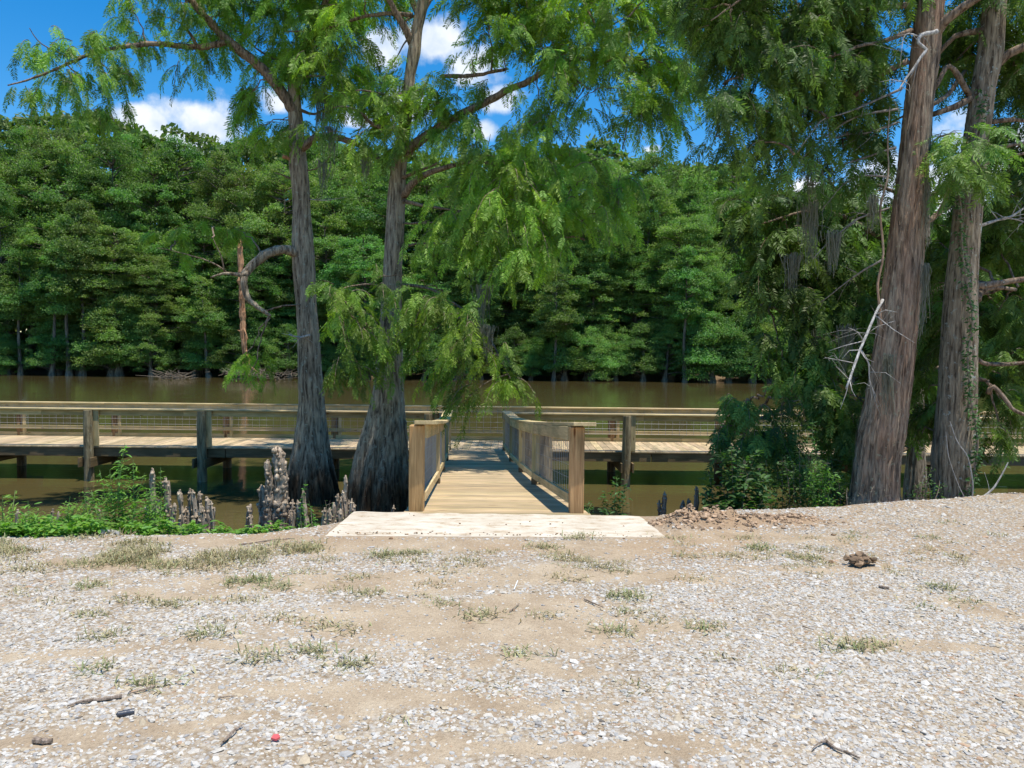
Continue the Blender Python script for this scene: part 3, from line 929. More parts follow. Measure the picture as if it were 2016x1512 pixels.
class Tree:
    def __init__(self, name, label, base, trunk_mat, limb_mat, leaf_m, cat='tree'):
        self.o = empty(name, base, label, cat)
        self.tm, self.lm, self.leaf = trunk_mat, limb_mat, leaf_m
        self.sk, self.skr = [], []            # skeleton samples for attaching twigs
        self.twigs = MB(); self.crown = MB()

    def trunk(self, prof, d, flute=0.2, base_h=2.0, seg=72, extra_top=None, dead=0.03, step=0.07):
        """prof: (left px, right px, y px) rows from base to top; flared and fluted at the foot"""
        pts, rad = [], []
        for (a, b, y) in prof:
            p = P((a + b) / 2, y, d); pts.append(p); rad.append((b - a) / 2 * d / F)
        if extra_top:
            p = pts[-1]; dirv = (pts[-1] - pts[-3]).normalized()
            pts.append(p + dirv * extra_top); rad.append(rad[-1] * 0.35)
        foot = Vector(pts[0]); foot.z -= 1.0
        pts.insert(0, foot + (pts[0] - pts[1]) * 0.0); rad.insert(0, rad[0] * 1.12)
        p, r = smooth_path(pts, rad, step)
        self.sk.append(p); self.skr.append(r)
        n = len(p)
        th = np.linspace(0, 2 * np.pi, seg, endpoint=False)
        h = p[:, 2] - pts[1].z
        amp = flute * np.clip(1 - h / base_h, 0, 1) ** 0.9 + 0.02
        ph = rng.uniform(0, 6.28, 8)
        tw = 0.25 * np.sin(h * 0.8 + ph[7])[:, None]
        T = th[None] + tw
        w = (0.5 * np.cos(7 * T + ph[0]) + 0.45 * np.cos(11 * T + ph[1] + 0.3 * np.sin(h[:, None])) + 0.3 * np.cos(17 * T + ph[2]) + 0.3 * np.cos(4 * T + ph[3]))
        ridg = dead * (np.abs(np.sin(14 * T + 1.2 * np.sin(h[:, None] * 2.1 + ph[4]))) - .5) + dead * .7 * (np.abs(np.sin(23 * T + 1.5 * np.sin(h[:, None] * 3.3 + ph[5]))) - .5)
        rr = r[:, None] * (1 + amp[:, None] * w * 0.55 + ridg + 0.012 * rng.normal(size=(n, seg)) + 0.03 * np.sin(h[:, None] * 2.3 + ph[6]))
        u = np.array([1, 0, 0.]); wv = np.array([0, 1, 0.])
        v = p[:, None] + rr[..., None] * (np.cos(th)[None, :, None] * u + np.sin(th)[None, :, None] * wv)
        i = np.arange(n - 1)[:, None] * seg; j = np.arange(seg)[None]; j2 = (j + 1) % seg
        q = np.stack([i + j, i + j2, i + seg + j2, i + seg + j], -1).reshape(-1, 4)
        mb = MB().add(v.reshape(-1, 3), quads=q)
        mb.build('trunk', self.tm, self.o, smooth=True)
        return self

    def limb(self, pts, d0, d1=None, r0=0.09, r1=0.02, name='branch', mat=None, seg=9, wob=0.018):
        """pts: (x px, y px) path; depth runs from d0 to d1"""
        d1 = d0 if d1 is None else d1
        n = len(pts)
        P3 = [P(x, y, d0 + (d1 - d0) * i / (n - 1)) for i, (x, y) in enumerate(pts)]
        rad = [r0 + (r1 - r0) * (i / (n - 1)) ** 0.8 for i in range(n)]
        p, r = smooth_path(P3, rad, 0.10)
        p = p + wob * np.cumsum(rng.normal(size=p.shape), 0) * 0.35 * np.sin(np.linspace(0, np.pi, len(p)))[:, None]
        mb = MB()
        if mat in (M_DEAD, M_TWIGGREY): r = r * .72
        mb.tube(p, r, seg, jitter=0.09)
        if mat in (M_DEAD, M_TWIGGREY) and r[0] < .03:
            for _ in range(9):
                j = int(rng.integers(2, len(p) - 1)) if len(p) > 4 else 1
                dv = rng.normal(size=3) * np.array([.16, .16, .12]) + (p[-1] - p[0]) * .12
                mb.tube([p[j], p[j] + dv * .5 + rng.normal(0, .015, 3), p[j] + dv + [0, 0, -.03]], [r[j] * .45, r[j] * .3, r[j] * .15], 4)
        mb.build(name, mat or self.lm, self.o, smooth=True)
        if name == 'branch': self.sk.append(p); self.skr.append(r)
        return p

    def blobs(self, specs, dens=1.0, bl_len=0.9, ns=7, scale=1.0, big=False, droop=1.0, tone=1.0, depth_spread=None, tw_r=0.009, connect=True):
        T = SPRAYS_BIG if big else SPRAYS
        sk = np.concatenate(self.sk)
        for sp in specs:
            cx, cy, rx, ry, d = sp[:5]
            k = sp[5] if len(sp) > 5 else 1.0
            tn = sp[6] if len(sp) > 6 else 1.0
            c = np.array(P(cx, cy, d)); RX, RZ = rx * d / F, ry * d / F
            RY = depth_spread or max(0.35, 0.8 * min(RX, 1.2))
            # feeder branch
            j = np.argmin(((sk - c) ** 2).sum(1)); s = sk[j]
            if connect:
                L_ = np.linalg.norm(c - s)
                if L_ > 0.25:
                    mid = (s + c) / 2 + np.array([0, 0, 0.12 * L_])
                    p, r = smooth_path([s, mid, c, c + (c - s) / max(L_, .1) * RX * .5], [0.010 + 0.010 * L_, 0.008 + .006 * L_, 0.010, 0.004], 0.12)
                    p = p + 0.02 * rng.normal(size=p.shape)
                    self.twigs.tube(p, r, 5)
            n = max(5, int(k * dens * (RX * RZ) * 112))
            nsub = max(3, n // 7); sub = rng.normal(size=(nsub, 3)) * 0.5
            o = sub[rng.integers(0, nsub, n)] + rng.normal(size=(n, 3)) * 0.30; o = o / np.maximum(1, np.linalg.norm(o, axis=1, keepdims=True) / 1.15)
            st = c + o * np.array([RX, RY, RZ]) + np.array([0, 0, RZ * 0.15])
            # boughs leave outwards from the skeleton and hang at the tip
            outw = unit((st - s) * np.array([1, 1, 0.35]) + 0.35 * rng.normal(size=(n, 3)) * np.array([1, 1, .3]))
            ln = bl_len * rng.uniform(0.5, 1.15, n)
            ts = np.linspace(0, 1, ns)
            dr = droop * rng.uniform(0.35, 1.0, n)
            up0 = rng.uniform(-0.05, 0.25, n)
            path = st[:, None] + outw[:, None] * (ln[:, None, None] * (ts - 0.25 * ts ** 2)[None, :, None])
            path[..., 2] += (ln * up0)[:, None] * ts - (ln * dr)[:, None] * ts ** 2 * 0.8
            tan = unit(np.gradient(path, axis=1))
            side = unit(np.cross(tan, np.array([0, 0, 1.0])) + 1e-4)
            sg = np.where(np.arange(ns) % 2 == 0, 1, -1)[None, :, None]
            sd = unit(tan * 0.75 + side * sg * rng.uniform(0.3, 0.9, (n, ns, 1)) + np.array([0, 0, -0.75]) * droop + 0.22 * rng.normal(size=(n, ns, 3)))
            upv = unit(np.array([0, 0, 1.0]) + 0.45 * rng.normal(size=(n, ns, 3)))
            tb = rng.uniform(0.45, 1.45, n)[:, None] * rng.uniform(0.85, 1.15, (n, ns)) * tone * tn
            yel = rng.uniform(-.12, .28, n)[:, None] * np.ones((1, ns))
            col = np.stack([tb * (1 + yel), tb * (1 + yel * .35), tb * (1 - yel * .4)], -1).reshape(-1, 3)
            pos = path.reshape(-1, 3); sd = sd.reshape(-1, 3); upv = upv.reshape(-1, 3)
            sc = scale * rng.uniform(0.75, 1.25, len(pos))
            w = rng.integers(0, 4, len(pos))
            for t in range(4):
                mk = w == t
                if mk.any(): instance(self.crown, T[t], pos[mk], sd[mk], upv[mk], sc[mk], col[mk])
            for b in range(0, n, 2):
                self.twigs.tube(path[b], np.linspace(tw_r, tw_r * .4, ns), 3, cap=False)
        return self

    def finish(self):
        if self.twigs.n: self.twigs.build('twig_sprays', self.lm, self.o)
        if self.crown.n: self.crown.build('crown', self.leaf, self.o)
        return self.o


# ------------------------------------------------------------------ tree A: grey cypress on the left, standing in the water
DA = 17.4
A = Tree('cypress_tree', 'slim grey bald cypress in the water with a crooked bare elbow limb', P(612, 978, DA), M_BARK_A, M_BARK_LIMB, M_LEAF_NEAR)
A.trunk([(560, 664, 985), (566, 657, 940), (576, 649, 890), (583, 643, 840), (589, 638, 790), (588, 632, 730), (586, 628, 660), (583, 623, 600),
         (578, 620, 540), (576, 616, 480), (577, 611, 420), (575, 609, 370), (569, 605, 325), (570, 600, 290), (569, 596, 240), (567, 590, 190),
         (570, 588, 140), (574, 590, 110)], DA, flute=0.30, base_h=2.3)
A.limb([(580, 118), (605, 85), (628, 42), (645, -10), (650, -70), (640, -150)], DA, DA - .5, 0.10, 0.05)
A.limb([(583, 225), (560, 190), (530, 150), (492, 115), (450, 82), (415, 45), (385, 10), (350, -40), (300, -100)], DA, DA - 1.2, 0.135, 0.06)
A.limb([(450, 82), (395, 92), (310, 86), (250, 92), (195, 100), (150, 115), (95, 140), (50, 158), (15, 168)], DA - .6, DA - 2.2, 0.075, 0.012)
A.limb([(195, 100), (150, 112), (100, 95), (75, 78), (58, 55)], DA - 1.4, DA - 1.9, 0.02, 0.007)
A.limb([(388, 90), (372, 62), (360, 48), (368, 15), (362, -20)], DA - .8, DA - 1.0, 0.035, 0.02)
A.limb([(595, 292), (620, 273), (655, 270), (690, 278), (725, 295), (750, 315), (775, 335)], DA - .1, DA - .9, 0.10, 0.035)
A.limb([(590, 502), (570, 492), (545, 493), (520, 503), (500, 520), (486, 535), (480, 548)], DA - .1, DA - .7, 0.125, 0.085, wob=.01, mat=M_BARK_A)
A.limb([(480, 545), (482, 570), (492, 592), (508, 606), (522, 615), (532, 622)], DA - .7, DA - .8, 0.08, 0.035, wob=.01, mat=M_BARK_A)
A.limb([(520, 614), (540, 606), (560, 602), (592, 600)], DA - .6, DA - .5, 0.022, 0.014)
A.limb([(482, 543), (462, 540), (440, 538), (415, 546)], DA - .7, DA - .9, 0.06, 0.016, mat=M_BARK_A)
A.limb([(450, 540), (430, 523), (400, 508), (350, 495), (310, 488)], DA - .6, DA - 1.0, 0.022, 0.006)
A.limb([(442, 534), (434, 500), (420, 470)], DA - .7, DA - .9, 0.018, 0.006)
A.limb([(588, 345), (575, 315), (556, 308)], DA, DA - .15, 0.08, 0.045, name='broken_stub', mat=M_SNAG)
A.limb([(598, 336), (620, 332), (640, 318), (650, 305)], DA, DA - .2, 0.018, 0.006, name='dead_branch')
A.limb([(605, 392), (640, 396), (680, 388)], DA, DA - .2, 0.02, 0.005, name='dead_branch', mat=M_DEAD)
A.limb([(610, 660), (590, 662), (568, 658)], DA - .3, DA - .5, 0.04, 0.02, name='dead_branch', mat=M_DEAD)
A.limb([(575, 352), (555, 345), (540, 340)], DA, DA - .2, 0.025, 0.008, name='dead_branch')
A.limb([(588, 215), (620, 225), (660, 212), (700, 225)], DA, DA + .8, 0.04, 0.012)
A.limb([(580, 165), (610, 150), (660, 150)], DA, DA - .8, 0.035, 0.012)
A.limb([(575, 135), (545, 118), (500, 95), (470, 60)], DA, DA + .8, 0.035, 0.012)
A.blobs([(45, 165, 42, 26, 15.4, .8), (72, 88, 40, 40, 15.6, .8), (120, 150, 55, 34, 15.5, .9), (165, 175, 45, 40, 15.6, .9), (205, 130, 45, 45, 15.9, .9), (150, 120, 60, 30, 15.6, .8),
         (225, 175, 35, 36, 16.0, .7), (245, 95, 45, 40, 16.1, .7), (262, 20, 45, 34, 16.2, 1), (320, 30, 60, 36, 16.2, .9), (300, 75, 30, 26, 16.3, .5), (345, 100, 20, 45, 16.4, .5),
         (385, 112, 30, 30, 16.6, .5), (340, -30, 90, 50, 16.2)], dens=.75, bl_len=0.5, scale=0.85, droop=1.25)
A.blobs([(430, 30, 70, 40, 17), (520, 30, 80, 45, 17.6), (600, 30, 70, 45, 17.2), (660, 55, 50, 40, 17), (540, 90, 60, 36, 17.9), (505, 150, 45, 36, 17.5, .7), (485, 205, 35, 28, 17.5, .6),
         (625, 120, 55, 40, 17.4), (670, 130, 40, 40, 17.6), (640, 180, 60, 36, 17.6), (560, 150, 40, 40, 18.1, .8), (520, 245, 24, 30, 17.4, .5), (560, 235, 30, 30, 17.6, .6), (680, 215, 50, 34, 17.6, .8),
         (500, -60, 160, 60, 17.3), (640, -80, 120, 60, 17.2), (620, 255, 40, 22, 17.0, .6), (425, 85, 26, 30, 17.0, .5), (640, 20, 70, 30, 18.2)], dens=.75, bl_len=0.7)
A.blobs([(420, 450, 75, 24, 17.4, .8), (350, 475, 60, 26, 17.2, .7), (470, 455, 36, 24, 17.6, .6), (500, 725, 34, 34, 16.6, .8), (490, 690, 26, 30, 16.6, .5)], dens=0.6, bl_len=0.5, scale=.8)
A.finish()

# ------------------------------------------------------------------ tree B: the bigger cypress beside the ramp
DB = 16.3
B = Tree('cypress_tree', 'stout bald cypress with broad dark fluted foot in the water beside the ramp', P(752, 1005, DB), M_BARK_A, M_BARK_LIMB, M_LEAF_NEAR)
B.trunk([(684, 814, 1010), (692, 806, 960), (701, 800, 910), (712, 799, 860), (725, 796, 810), (735, 795, 760), (742, 792, 700), (748, 791, 640), (752, 790, 580),
         (755, 792, 520), (759, 795, 460), (763, 797, 400), (768, 798, 350), (775, 803, 300), (784, 809, 250), (792, 814, 200), (797, 817, 150), (803, 827, 105), (810, 831, 60), (820, 843, 10), (828, 850, -40)], DB, flute=0.34, base_h=2.6)
B.limb([(812, 90), (800, 62), (782, 32), (765, 0), (745, -50)], DB, DB - .6, 0.085, 0.05)
B.limb([(815, 78), (800, 42), (832, 20), (835, -20)], DB, DB + .5, 0.03, 0.02)
B.limb([(812, 30), (760, 26), (710, 33), (660, 48), (620, 58), (560, 62)], DB - .1, DB + .4, 0.05, 0.014)
B.limb([(797, 305), (815, 285), (840, 268), (870, 248), (910, 225), (960, 200), (1000, 176), (1040, 158), (1080, 135), (1135, 118), (1190, 120), (1260, 115)], DB - .1, DB - 1.6, 0.125, 0.03)
B.limb([(1135, 118), (1150, 95), (1190, 55), (1240, 30)], DB - 1.3, DB - 1.8, 0.03, 0.01)
B.limb([(1130, 120), (1130, 150), (1145, 165), (1165, 178)], DB - 1.3, DB - 1.5, 0.03, 0.008)
B.limb([(870, 150), (930, 148), (995, 137)], DB - .4, DB - .9, 0.045, 0.03)
B.limb([(795, 385), (812, 360), (840, 340), (880, 324), (925, 314), (965, 318), (1010, 340)], DB - .1, DB - 1.4, 0.085, 0.02)
B.limb([(793, 350), (830, 335), (860, 322)], DB - .1, DB - .7, 0.04, 0.02)
B.limb([(795, 396), (830, 403), (870, 408), (910, 416)], DB - .1, DB - .9, 0.05, 0.014)
B.limb([(790, 440), (830, 440), (862, 437)], DB, DB - .5, 0.028, 0.01, name='dead_branch')
B.limb([(790, 487), (830, 478), (885, 477), (940, 470)], DB, DB - .9, 0.028, 0.008)
B.limb([(790, 260), (760, 252), (735, 245), (710, 222), (680, 212), (655, 212)], DB, DB - .5, 0.06, 0.014)
B.limb([(760, 190), (730, 180), (700, 178)], DB, DB - .5, 0.03, 0.012)
B.limb([(800, 80), (780, 110), (762, 140), (750, 165)], DB, DB - .4, 0.018, 0.006, name='dead_branch')
B.limb([(1120, 330), (1150, 322), (1190, 310), (1225, 300)], DB - 1, DB - 1.2, 0.016, 0.004)
B.limb([(780, 590), (740, 560), (690, 560), (650, 580)], DB - .2, DB - 1.4, 0.03, 0.01)
B.limb([(790, 560), (850, 570), (910, 610), (960, 665), (985, 710), (1005, 745)], DB - .2, DB - 2.2, 0.035, 0.010)
B.limb([(1090, 380), (1130, 410), (1150, 470)], DB - 1, DB - 1.2, 0.02, 0.006)
B.blobs([(960, 20, 60, 50, 15.4), (1050, 40, 80, 50, 15.0), (1140, 40, 80, 50, 14.9), (1230, 45, 80, 50, 14.7), (1310, 60, 60, 55, 14.6), (1000, 100, 60, 36, 15.2), (1090, 100, 70, 36, 14.9),
         (1180, 110, 80, 40, 14.7), (1275, 130, 70, 45, 14.5), (1200, 175, 70, 36, 14.7), (1280, 200, 55, 30, 14.6, .8), (1130, 205, 50, 30, 14.9, .8), (1340, 150, 36, 45, 14.5, .8), (1240, 235, 30, 22, 14.7, .6),
         (1100, -40, 200, 50, 15), (940, -50, 100, 50, 15.4), (930, 120, 26, 40, 15.6, .6), (1320, -30, 100, 60, 14.6), (1060, 180, 40, 26, 14.9, .6)], dens=.82, bl_len=0.7)
B.blobs([(745, 170, 40, 30, 16.3, .7), (720, 215, 50, 30, 16.0, .8), (700, 265, 50, 28, 15.8, .8), (760, 225, 45, 36, 16, .8), (780, 290, 36, 50, 15.8, .8), (830, 150, 36, 30, 16.4, .7), (860, 185, 45, 30, 15.8, .8),
         (900, 230, 55, 34, 15.4, 1.0, 1.15), (850, 245, 45, 36, 15.7, .8), (960, 150, 40, 26, 15.4, .6), (810, 215, 40, 40, 15.8, .8), (690, 100, 40, 36, 16.5, .8), (700, 20, 60, 34, 16.6), (700, -60, 120, 50, 16.4), (650, 130, 50, 40, 16.6, .8)],
        dens=.85, bl_len=0.65)
B.blobs([(1085, 230, 55, 30, 14.8, 1, 1.1), (1020, 255, 55, 26, 15.0, .8), (960, 290, 50, 28, 15.2, .7), (1030, 300, 75, 34, 14.9), (990, 350, 80, 45, 14.9), (1060, 370, 75, 45, 14.7), (930, 360, 50, 40, 15.2), (1020, 430, 70, 50, 14.7),
         (1060, 490, 46, 50, 14.6, 1, 1.2), (950, 420, 55, 45, 15.0), (980, 490, 50, 40, 14.9), (1140, 360, 60, 40, 14.9), (1195, 345, 40, 30, 15, .7), (1145, 430, 45, 50, 14.9, .8, .9), (890, 440, 45, 36, 15.3, .7), (1185, 420, 36, 40, 15, .6)],
        dens=.85, bl_len=0.75, droop=1.2, tone=1.1, scale=.9)
B.blobs([(665, 590, 50, 34, 14.9, 1, 1.1), (700, 630, 50, 40, 14.7, 1, 1.1), (690, 690, 45, 40, 14.8), (735, 660, 30, 50, 14.9, .8), (780, 545, 50, 26, 15.1, .8), (840, 560, 55, 36, 14.9), (830, 630, 50, 45, 14.8), (890, 620, 55, 45, 14.5),
         (930, 665, 50, 40, 14.3), (870, 700, 55, 36, 14.6), (960, 690, 34, 34, 14.2, .8), (815, 690, 36, 36, 14.8, .9), (910, 740, 40, 26, 14.3, .8), (930, 775, 20, 24, 14.2, .8, .7), (1003, 760, 20, 22, 14.1, .6, 1.2), (985, 735, 26, 20, 14.1, .6)],
        dens=.68, bl_len=0.65, droop=1.1, tone=.78, scale=.85)
B.limb([(835, 20), (890, -60), (990, -130), (1110, -170)], DB, DB + 2.8, 0.045, 0.012)  # unseen limbs and foliage added overhead to dapple ramp and boardwalk with shade
B.limb([(828, 40), (780, -60), (720, -130), (640, -170)], DB, DB + 3.4, 0.07, 0.02)
B.blobs([(1130, -150, 80, 40, 18.2), (1180, -190, 80, 40, 19.6), (1080, -200, 90, 40, 20.2), (1130, -130, 60, 36, 16.4, .7), (980, -170, 90, 40, 20.0), (880, -190, 90, 40, 20.2), (1180, -120, 50, 30, 17.2, .6), (1150, -110, 50, 26, 15.6, .5), (1220, -150, 50, 26, 18.6, .6), (790, -180, 90, 40, 20.2), (700, -190, 70, 36, 20.4, .8), (560, -170, 60, 30, 20.6, .5)],
        dens=1.0, bl_len=0.8, depth_spread=1.3)
B.finish()

# ------------------------------------------------------------------ tree C: reddish trunk on the right bank
DC = 8.55
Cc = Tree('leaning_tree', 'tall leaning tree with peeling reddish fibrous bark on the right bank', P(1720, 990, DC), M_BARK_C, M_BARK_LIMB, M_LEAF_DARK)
Cc.trunk([(1670, 1770, 1000), (1677, 1767, 970), (1687, 1771, 900), (1692, 1781, 850), (1704, 1786, 800), (1716, 1792, 740), (1726, 1798, 680), (1736, 1805, 610),
          (1745, 1811, 540), (1753, 1816, 470), (1761, 1820, 400), (1770, 1825, 330), (1778, 1830, 260), (1786, 1835, 190), (1795, 1845, 120), (1802, 1850, 60), (1808, 1856, 0), (1812, 1858, -60)],
         DC, flute=0.16, base_h=1.1, extra_top=4.5, dead=0.05, step=0.04, seg=96)
Cc.limb([(1835, 80), (1855, 50), (1885, 28), (1915, 5), (1945, -15)], DC, DC - .4, 0.07, 0.03)
Cc.limb([(1845, 62), (1828, 66), (1812, 70), (1806, 84), (1822, 98), (1812, 112), (1798, 135), (1780, 160), (1768, 180)], DC - .32, DC - .45, 0.035, 0.012, name='dead_branch', mat=M_DEAD, wob=.004)
Cc.limb([(1808, 72), (1790, 66), (1778, 78), (1772, 130)], DC - .35, DC - .45, 0.012, 0.004, name='dead_branch', mat=M_DEAD, wob=.004)
Cc.limb([(1738, 590), (1722, 620), (1708, 655), (1692, 690), (1678, 730), (1666, 765)], DC - .2, DC - .7, 0.022, 0.016, name='dead_branch', mat=M_DEAD, wob=.004)
Cc.limb([(1700, 672), (1690, 655), (1670, 645)], DC - .4, DC - .5, 0.009, 0.003, name='dead_branch', mat=M_DEAD, wob=.002)
Cc.limb([(1710, 655), (1730, 642), (1762, 632)], DC - .35, DC - .5, 0.007, 0.003, name='dead_branch', mat=M_DEAD, wob=.002)
Cc.limb([(1682, 715), (1650, 708), (1624, 704)], DC - .5, DC - .6, 0.007, 0.003, name='dead_branch', mat=M_DEAD, wob=.002)
Cc.limb([(1695, 690), (1710, 715), (1712, 750), (1722, 775)], DC - .4, DC - .3, 0.014, 0.008, name='dead_branch', mat=M_DEAD, wob=.002)
Cc.limb([(1752, 210), (1748, 280), (1752, 340), (1738, 420), (1744, 500), (1730, 560), (1735, 640)], DC - .15, DC - .25, 0.006, 0.014, name='dead_branch', mat=M_BARK_C, wob=.01)
for pts, a, b in ([[(1795, 60), (1740, 78), (1690, 88), (1650, 105), (1600, 118)], .03, .006], [[(1788, 120), (1730, 150), (1670, 200), (1600, 240), (1540, 290), (1500, 330)], .035, .006],
                  [[(1775, 175), (1720, 200), (1660, 225), (1620, 240), (1570, 300)], .02, .004], [[(1768, 215), (1700, 225), (1650, 250), (1590, 300), (1530, 360)], .02, .004],
                  [[(1770, 240), (1710, 262), (1650, 270), (1610, 320), (1560, 350)], .016, .004], [[(1765, 290), (1700, 310), (1640, 330), (1600, 345)], .02, .004],
                  [[(1790, 10), (1700, 20), (1600, 40), (1500, 90), (1440, 150), (1400, 210)], .035, .006], [[(1795, -60), (1650, -50), (1500, -20), (1400, 40)], .035, .006],
                  [[(1756, 350), (1700, 345), (1660, 360), (1620, 410)], .016, .004], [[(1750, 410), (1690, 430), (1640, 470), (1600, 510)], .02, .005], [[(1740, 510), (1690, 540), (1640, 580), (1610, 600)], .018, .005],
                  [[(1815, 215), (1860, 190), (1900, 140)], .03, .02], [[(1812, 300), (1850, 270), (1880, 262)], .02, .014]):
    Cc.limb(pts, DC, DC + rng.uniform(-.9, .7), a, b, mat=M_TWIGGREY if a < .021 else None, wob=.012)
Cc.blobs([(1400, 20, 40, 60, 8.3, .9), (1440, 70, 46, 50, 8.2, .9), (1500, 40, 60, 50, 8.5), (1570, 60, 60, 50, 8.5), (1640, 40, 60, 40, 8.6), (1700, 60, 50, 45, 8.8), (1460, 150, 40, 40, 8.2, .8), (1530, 140, 50, 40, 8.4),
          (1600, 140, 50, 36, 8.5), (1670, 140, 46, 40, 8.8, .9), (1420, 210, 26, 34, 8.1, .7), (1500, 215, 40, 34, 8.3, .8), (1415, 265, 34, 18, 8.1, .8), (1570, 215, 46, 34, 8.5, .8), (1640, 215, 40, 30, 8.8, .8), (1720, 150, 34, 45, 9.2, .8),
          (1500, 280, 20, 22, 8.3, .9), (1600, 290, 40, 22, 8.7, .7), (1660, 290, 50, 26, 9.0, .8), (1545, 325, 36, 20, 8.6, .7), (1730, 260, 30, 36, 9.2, .6), (1640, 345, 50, 20, 9.0, .8), (1500, -50, 120, 50, 8.4), (1700, -50, 100, 50, 8.6), (1690, 200, 30, 26, 9, .7)],
         dens=5.6, bl_len=0.42, scale=0.62, ns=6, droop=1.2, tw_r=0.004)
def peel(T_, n, lo, hi, mat):
    p, r_ = T_.sk[0], T_.skr[0]
    mb = MB()
    for k in range(n):
        i = int(rng.integers(int(len(p) * lo), int(len(p) * hi))); m_ = int(rng.integers(5, 12))
        if i + m_ >= len(p): continue
        a = rng.uniform(0, 6.28); w_ = rng.uniform(.004, .014)
        seg = p[i:i + m_]; rr = r_[i:i + m_]
        lift = 1.03 + .10 * np.linspace(0, 1, m_)[::(1 if rng.random() < .5 else -1)] ** 2 * rng.uniform(.2, 1)
        aa = a + .10 * rng.normal() * np.linspace(0, 1, m_)
        row = []
        for da in (-1, 1):
            th = aa + da * w_ / rr * (1 - .6 * np.abs(np.linspace(-1, 1, m_)))
            row.append(seg + (rr * lift)[:, None] * np.stack([np.cos(th), np.sin(th), th * 0], 1))
        v = np.concatenate(row); q = [(j, j + 1, m_ + j + 1, m_ + j) for j in range(m_ - 1)]
        t = rng.uniform(.6, 1.25)
        mb.add(v, quads=q, col=(t, t * .96, t * .92))
    mb.build('peeling_bark', mat, T_.o)


peel(Cc, 520, .08, .8, M_BARK_C)
Cc.finish()

# ------------------------------------------------------------------ tree D: grey trunk furthest right
DD = 8.9
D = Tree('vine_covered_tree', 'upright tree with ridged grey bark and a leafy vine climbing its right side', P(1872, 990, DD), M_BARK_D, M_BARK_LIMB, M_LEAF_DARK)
D.trunk([(1836, 1908, 1000), (1838, 1908, 960), (1839, 1914, 900), (1846, 1917, 840), (1851, 1918, 780), (1855, 1920, 700), (1858, 1922, 630), (1864, 1922, 560), (1872, 1924, 500),
         (1880, 1929, 430), (1887, 1934, 370), (1896, 1940, 300), (1906, 1950, 230), (1915, 1958, 170), (1925, 1972, 110), (1933, 1975, 50), (1938, 1978, 0), (1942, 1980, -60)],
        DD, flute=0.14, base_h=1.2, extra_top=4.0, dead=0.045, step=0.04, seg=96)
for pts, a, b in ([[(1955, 130), (1985, 108), (2030, 88), (2100, 60)], .06, .03], [[(1918, 562), (1950, 560), (1990, 552), (2040, 545)], .05, .03], [[(1922, 590), (1930, 575), (1960, 565), (2000, 570)], .05, .02],
                  [[(1930, 445), (1965, 432), (1990, 425), (2030, 400)], .025, .015], [[(1975, 428), (2000, 432), (2030, 442)], .015, .01], [[(1905, 690), (1935, 715), (1980, 718), (2030, 712)], .03, .02],
                  [[(1905, 735), (1945, 750)], .02, .008], [[(1920, 190), (1880, 210), (1838, 225)], .04, .03], [[(1910, 190), (1870, 130), (1840, 175)], .035, .02], [[(1930, 300), (1970, 290), (2030, 280)], .03, .02],
                  [[(1925, 330), (1980, 310), (2030, 300)], .02, .015], [[(1890, 330), (1865, 390), (1840, 430), (1822, 440)], .03, .016], [[(1955, 240), (1990, 236), (2030, 240)], .03, .02], [[(1935, 60), (1880, 70), (1845, 110)], .04, .02]):
    D.limb(pts, DD, DD + rng.uniform(-.3, .5), a, b, mat=M_DEAD if a in (.025, .015) else None, wob=.008)
D.limb([(1945, 775), (1955, 760), (1975, 780), (1990, 800), (2020, 815), (2060, 830)], DD - .2, DD - .5, .03, .015, name='dead_branch', wob=.01)
D.blobs([(1905, 285, 45, 28, 8.3, 1, 1.5), (1880, 320, 36, 28, 8.3, .8, 1.3), (1900, 360, 30, 28, 8.4, .7, 1.2), (1960, 60, 60, 40, 9.3), (1990, 150, 45, 50, 9.4, .9), (1890, 40, 36, 40, 9.5, .9), (1880, 120, 30, 36, 9.5, .8), (1985, 250, 45, 40, 9.4, .9),
         (1975, 340, 50, 40, 9.4), (1990, 430, 45, 45, 9.5, .9), (1970, 500, 50, 34, 9.6), (1850, 480, 26, 50, 10, .9), (1960, 620, 50, 36, 9.6), (1990, 690, 36, 36, 9.5, .9), (1845, 560, 24, 50, 10, .9), (1840, 660, 24, 60, 10, .9), (1965, 780, 45, 30, 9.3, .7),
         (1835, 760, 26, 50, 10, .9), (1970, 850, 40, 24, 9.2, .6), (1820, 850, 24, 40, 10, .8), (1960, -40, 120, 50, 9), (2090, 100, 60, 100, 9.4), (2090, 350, 60, 120, 9.4), (2080, 650, 50, 100, 9.5)],
        dens=4.6, bl_len=0.42, scale=0.66, ns=6, droop=1.0, tw_r=0.004)
D.finish()

